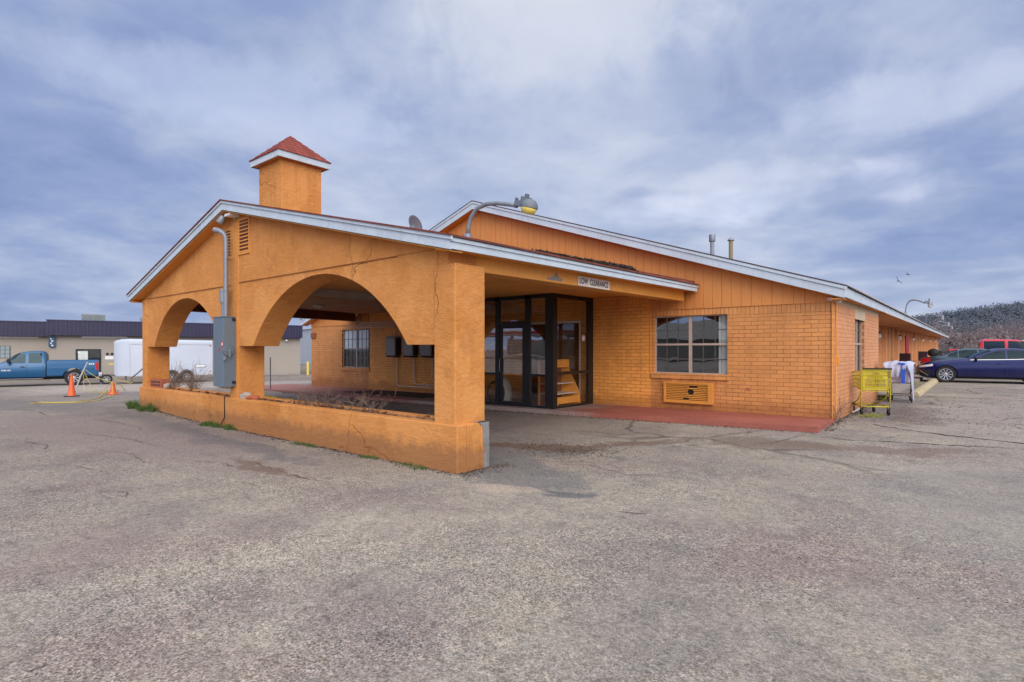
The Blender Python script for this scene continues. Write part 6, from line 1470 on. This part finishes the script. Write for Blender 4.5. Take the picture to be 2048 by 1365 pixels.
# birds
for (x, y, z, a, s_, lb) in ((-3.19, 40, 5.9, .5, .34, 'dark bird with spread wings gliding above the far eave'), (-3.65, 40, 5.56, 1.9, .34, 'second dark bird banking below and left of the first')):
    b_ = bpy.data.meshes; m = MB()
    m.tube([(-.22, 0, 0), (-.1, 0, .01), (.05, 0, .0), (.18, 0, -.01), (.3, 0, -.015)], [.012, .05, .055, .03, .035], 8)
    for s in (-1, 1): m.add([(-.08, s * .03, .02), (.08, s * .03, .01), (.06, s * .35, .13), (-.06, s * .33, .14), (-.02, s * .68, .10)], [(0, 1, 2, 3), (3, 2, 4)])
    o = m.build('bird', M['greymetal'], None); o.location = (x, y, z); o.rotation_euler = (.5 if a < 1 else 1.0, .2, a); o.scale = (.5, .5, .55); tag(o, lb, 'bird', 'birds in the sky')

# ------------------------------------------------------------------ hill and trees
def hill_h(x, y):
    r = ss(170, 430, y) * (15.6 + 4 * ss(-60, 60, x) + 2.4 * sin(x * .013 + 1) + 1.2 * sin(x * .05)) * (1 - .55 * ss(-150, -420, x))
    return r - 2 + g(x, y) * 0 + 3.0 * sin(x * .03 + y * .02) * ss(200, 300, y)
hx = lin(-520, 520, 52); hy = lin(150, 560, 26)
struct(MB().grid([[(x, y, hill_h(x, y)) for x in hx] for y in hy]).build('hill', paint('hill_soil', (.10, .09, .09), .95, .3, .03, .5), None, smooth=True, fixn=False))
def leafcloud(m, c, rx, rz_, n, s0, rn, flat=.7):
    for i in range(n):
        d = Vector((rn.gauss(0, 1), rn.gauss(0, 1), rn.gauss(0, 1))).normalized() * (rn.random() ** .4)
        p = Vector(c) + Vector((d.x * rx, d.y * rx, d.z * rz_)); a = Vector((rn.gauss(0, 1), rn.gauss(0, 1), rn.gauss(0, flat))).normalized(); b = a.orthogonal().normalized(); s = s0 * rn.uniform(.5, 1.3)
        m.add([p - a * s, p + b * s * .7, p + a * s, p - b * s * .6], [(0, 1, 2, 3)])
def wood_mat(name, cols, sc, flat=.93):
    m, t = newmat(name); p = t.pos(); n = t.noise(p, sc, 3, .7); n2 = t.noise(p, sc * 9, 3, .7)
    f = t.math('ADD', t.math('MULTIPLY', n, .6), t.math('MULTIPLY', n2, .4))
    t.out(t.ramp(f, [(.34, cols[0]), (.46, cols[1]), (.54, cols[2]), (.66, cols[3])]), .95, 0, t.vmath('NORMALIZE', t.vmath('ADD', t.vmath('MULTIPLY', t.n('ShaderNodeNewGeometry').outputs['Normal'], (1 - flat,) * 3), (.1 * flat, -.45 * flat, .75 * flat)), (0, 0, 0)), .1); return m
M['wood_far'] = wood_mat('hill_trees', [(.062, .078, .102), (.078, .093, .120), (.095, .108, .136), (.118, .122, .148)], .02)  # distance haze is mixed into these blue-grey tree colours
M['wood_near'] = wood_mat('scrub', [(.055, .048, .05), (.12, .095, .095), (.17, .135, .14), (.12, .13, .07)], .12)
rn = random.Random(77); m = MB()
for i in range(2300):
    y = rn.uniform(200, 462); x = rn.uniform(-.17, .17) * y + rn.gauss(0, 6)
    h = rn.uniform(2.6, 4.6); z = hill_h(x, y); leafcloud(m, (x, y, z + h * .7), h * .65, h * .75, 52, .40 if y > 300 else .32, rn, 1.0)
tag(m.build('hillside_woods', M['wood_far'], None, fixn=False), 'dusky blue-grey woods covering the distant hillside', 'woods', kind='stuff')
m = MB()
for i in range(420):
    y = rn.uniform(95, 180); x = rn.uniform(-.12, .20) * y; h = rn.uniform(1.5, 4.2); leafcloud(m, (x, y, g(x, y) + h * .55), h * .8, h * .6, 40, .26, rn)
tag(m.build('undergrowth', M['wood_near'], None, fixn=False), 'tangled grey-brown leafless scrub below the hill', 'undergrowth', kind='stuff')
def branch(m, tw, p, d, L, r, lev, rn):
    n = 4; pts = [p]; rr = [r]
    for i in range(n):
        d = (d + Vector((rn.gauss(0, .16), rn.gauss(0, .16), .05 + rn.gauss(0, .08)))).normalized(); p = p + d * L / n; pts.append(p); rr.append(r * (1 - .55 * (i + 1) / n))
    (m if lev < 1 else tw).tube(pts, rr, 6 if lev == 0 else (4 if lev < 3 else 3), cap=False)
    if lev >= 4: return
    k = [6, 5, 4, 4][lev]
    for i in range(k):
        t_ = rn.uniform(.35 if lev == 0 else .2, 1.0); q = pts[min(n - 1, int(t_ * n))].lerp(pts[min(n, int(t_ * n) + 1)], (t_ * n) % 1)
        ax = d.orthogonal().normalized(); ax.rotate(Matrix.Rotation(rn.uniform(0, 2 * pi), 3, d)); dd = (d * rn.uniform(.55, 1.0) + ax * rn.uniform(.5, 1.0)).normalized()
        branch(m, tw, q, dd, L * rn.uniform(.50, .72), max(.012, rr[-1] * rn.uniform(.6, .85)), lev + 1, rn)
protos = []
for s_ in range(4):
    rn = random.Random(100 + s_); t_ = thing('bare_tree', 'x', 'tree', (0, 0, 0)); a, b = MB(), MB()
    branch(a, b, Vector((0, 0, -.2)), Vector((0, 0, 1)), 3.6, .17, 0, rn)
    a.build('trunk', M['bark'], t_, local=True, smooth=True); b.build('crown', M['twigs_far'], t_, local=True, fixn=False); protos.append(t_)
rn = random.Random(9); used = set()
def put(k, x, y, s, lb, grp):
    o = protos[k] if k not in used else copy_tree(protos[k]); used.add(k)
    o.location = (x, y, g(x, y)); o.rotation_euler = (0, 0, rn.random() * 6); o.scale = (s, s, s * rn.uniform(.9, 1.1)); o['label'] = lb
    if grp: o['group'] = grp
put(0, -4.6, 97, 1.05, 'darkest and largest bare tree, standing just past the far end of the eave', 'bare trees below the hill')
for i in range(40):
    y = rn.uniform(92, 150); x = -.062 * y + (i + rn.random()) / 40 * .17 * y
    put(i % 4 if i % 4 else 1, x, y, rn.uniform(.5, .85) * (1 + (y - 92) / 160), 'leafless grey-brown tree in the thicket below the hill', 'bare trees below the hill')

# ------------------------------------------------------------------ across the road, seen only in the window glass
gs = thing('gas_station', 'gas station with a red and white canopy across the road, reflected in the entrance glass', 'gas station', (-72, -74, 0))
m = MB(); m.box(-94, -50, -80, -68, 4.4, 5.4); m.build('canopy', M['white'], gs)
m = MB(); m.box(-94.1, -49.9, -67.98, -67.9, 4.6, 5.1); m.build('canopy_band', M['redlamp'], gs)
for x in (-90, -78, -66, -54): m = MB(); m.tube([(x, -73, 0), (x, -73, 4.4)], .25, 8); m.build('column', M['white'], gs)
m = MB(); m.box(-92, -60, -98, -88, 0, 4); m.build('shop', M['tan'], gs)
bh = thing('brown_house', 'long brown roofed building across the road, reflected in the windows', 'building', (-30, -70, 0))
m = MB(); m.box(-44, -14, -82, -68, 0, 3.2); m.build('wall', M['tan'], bh); m = MB(); m.prism([(-83, 3.2), (-67, 3.2), (-75, 6.6)], 'x', -45, -13); m.build('roof', M['concrete'], bh)

# ------------------------------------------------------------------ sky, sun, camera
SUN_EL, SUN_AZ = radians(28), radians(53)      # azimuth measured from -Y toward +X
sdir = Vector((sin(SUN_AZ) * cos(SUN_EL), -cos(SUN_AZ) * cos(SUN_EL), sin(SUN_EL)))
w = bpy.data.worlds.new('World'); SC.world = w; w.use_nodes = True
t = NT(w)
STR = .10
sky = t.n('ShaderNodeTexSky', sky_type='NISHITA'); sky.sun_disc = False; sky.sun_elevation = SUN_EL; sky.sun_rotation = atan2(sdir.x, sdir.y); sky.air_density = 1.0; sky.dust_density = 1.5
tc = t.n('ShaderNodeTexCoord').outputs['Generated']; x, y, z = t.sep(tc)
zc = t.math('ADD', t.math('MAXIMUM', z, 0.0), .21)
px, py = t.math('DIVIDE', x, zc), t.math('DIVIDE', y, zc)
pv = t.comb(px, py, 0)
# rotate so streaks run across the view
ca, sa = cos(radians(40)), sin(radians(40))
qu = t.math('ADD', t.math('MULTIPLY', px, ca), t.math('MULTIPLY', py, sa)); qv = t.math('SUBTRACT', t.math('MULTIPLY', py, ca), t.math('MULTIPLY', px, sa))
q = t.comb(t.math('MULTIPLY', qu, 1.0), qv, 3.7)
n1 = t.noise(q, .72, 5, .50, .25); n2 = t.noise(t.vmath('ADD', q, (5.2, 1.3, 0)), 2.1, 5, .52, .3); n5 = t.noise(t.vmath('ADD', q, (9.2, 4.3, 2)), 5.5, 6, .62, .4); n3 = t.noise(t.vmath('ADD', q, (2.2, 8.3, 0)), 1.3, 4, .5, .2)
f = t.math('ADD', t.math('MULTIPLY', n1, .44), t.math('ADD', t.math('MULTIPLY', n2, .38), t.math('MULTIPLY', n5, .18)))
side = t.math('ADD', t.math('MULTIPLY', x, .769), t.math('MULTIPLY', y, .640))    # right of view
f = t.math('ADD', f, t.math('MULTIPLY', t.ramp(t.math('ADD', t.math('MULTIPLY', side, .5), .5), [(.18, 0), (.36, .55), (.56, 1.0), (.70, .75), (.82, .35)]), .16)); f = t.math('SUBTRACT', f, .075)
cl = t.ramp(f, [(.34, (.175, .24, .43)), (.43, (.24, .305, .495)), (.50, (.325, .385, .55)), (.57, (.405, .455, .595)), (.66, (.505, .545, .65)), (.80, (.68, .70, .76))])
def blob(d0, rx, rz):
    dx = t.math('SUBTRACT', x, d0[0]); dy = t.math('SUBTRACT', y, d0[1]); dz = t.math('DIVIDE', t.math('SUBTRACT', z, d0[2]), rz)
    hh = t.math('DIVIDE', t.math('ADD', t.math('MULTIPLY', dx, .769), t.math('MULTIPLY', dy, .640)), rx)
    dd = t.math('ADD', t.math('MULTIPLY', hh, hh), t.math('MULTIPLY', dz, dz)); dd = t.math('ADD', dd, t.math('MULTIPLY', t.math('SUBTRACT', n4, .5), 1.6))
    dd = t.math('ADD', dd, t.math('MULTIPLY', t.math('LESS_THAN', t.math('SUBTRACT', t.math('MULTIPLY', y, .769), t.math('MULTIPLY', x, .640)), 0.0), 9.0))
    return t.ramp(dd, [(0.0, 1), (1.0, 0)], 'EASE')
n4 = t.noise(tc, 14, 4, .55, .4)
for d0, rx, rz, cc, k in (((-.50, .706, .50), .30, .10, (.66, .68, .74), .55), ((-.46, .74, .43), .5, .12, (.50, .54, .65), .35), ((-.293, .921, .255), .16, .05, (.60, .63, .73), .5), ((-.089, .934, .345), .14, .05, (.55, .59, .73), .55), ((-.33, .91, .23), .28, .035, (.62, .66, .80), .6), ((-.12, .96, .24), .1, .04, (.66, .68, .82), .5), ((-.832, .407, .376), .28, .07, (.50, .56, .74), .5)):
    cl = t.mix(t.math('MULTIPLY', blob(d0, rx, rz), k), cl, cc)
dk = t.ramp(n3, [(.56, 0), (.68, .7)]); cl = t.mix(t.math('MULTIPLY', dk, t.ramp(side, [(.0, .3), (.35, 1)])), cl, (.22, .29, .47))
for d0, rx, rz, k in (((-.447, .854, .265), .045, .012, .35), ((-.144, .967, .208), .055, .020, .8), ((-.29, .888, .356), .09, .03, .3), ((.012, .991, .131), .12, .012, .6), ((-.118, .987, .111), .14, .010, .5), ((-.07, .985, .148), .04, .008, .4), ((0.0, .99, .10), .1, .008, .4)):
    cl = t.mix(t.math('MULTIPLY', blob(d0, rx, rz), k), cl, (.22, .29, .48))
# brighter overhead
cl = t.mix(1.0, cl, t.ramp(z, [(.0, 1.0), (.52, 1.0), (.80, 2.1), (1, 2.6)]), 'MULTIPLY')
warm = t.mix(t.ramp(z, [(.5, 0), (.8, 1)]), (1, 1, 1), (1.0, .88, .68)); cl = t.mix(1.0, cl, warm, 'MULTIPLY')
dglow = t.n('ShaderNodeVectorMath', operation='DOT_PRODUCT'); t.set(dglow, 0, tc); t.set(dglow, 1, (sin(radians(46)) * cos(radians(13)), -cos(radians(46)) * cos(radians(13)), sin(radians(13))))
glow = t.math('POWER', t.math('MAXIMUM', t.math('ADD', t.math('MULTIPLY', dglow.outputs['Value'], .75), .25), 0.0), 2.0)  # glow added in the unseen sky behind the camera, brightens under the portico
gl = t.math('ADD', t.math('MULTIPLY', glow, 4.5), 1.30)
glc = t.mix(glow, (1, 1, 1), (1.0, .86, .68)); cl = t.mix(1.0, cl, glc, 'MULTIPLY')
gsc = t.n('ShaderNodeVectorMath', operation='SCALE'); t.set(gsc, 0, cl); t.set(gsc, 'Scale', gl); cl = gsc.outputs[0]
cl10 = t.vmath('SCALE', cl, (0, 0, 0)); cl10.node.inputs['Scale'].default_value = 1 / STR
mixed = t.mix(.93, sky.outputs[0], cl10)
bgd = t.n('ShaderNodeBackground'); t.set(bgd, 'Color', mixed); t.set(bgd, 'Strength', STR)
wo = t.n('ShaderNodeOutputWorld'); t.t.links.new(bgd.outputs[0], wo.inputs[0])
sun = bpy.data.lights.new('sun', 'SUN'); sun.energy = 1.62; sun.angle = radians(40); sun.color = (1, .90, .76)
so = bpy.data.objects.new('sun', sun); COL.objects.link(so); so.rotation_euler = (-sdir).to_track_quat('-Z', 'Y').to_euler()
cam = bpy.data.cameras.new('camera'); co = bpy.data.objects.new('camera', cam); COL.objects.link(co)
FPX, YH = 1121.4, 699.6
cam.sensor_width = 36; cam.lens = FPX / 2048 * 36; cam.shift_y = (YH - 682.5) / 2048; cam.clip_end = 5000; cam.clip_start = .05
co.location = (0, 0, 1.5); co.rotation_euler = (pi / 2, 0, radians(39.762)); SC.camera = co
SC.view_settings.view_transform = 'Standard'; SC.view_settings.look = 'None'; SC.view_settings.exposure = 0; SC.view_settings.gamma = 1
SC.render.engine = 'CYCLES'; SC.cycles.max_bounces = 8; SC.cycles.diffuse_bounces = 5; SC.cycles.transparent_max_bounces = 12; SC.cycles.caustics_reflective = False; SC.cycles.caustics_refractive = False
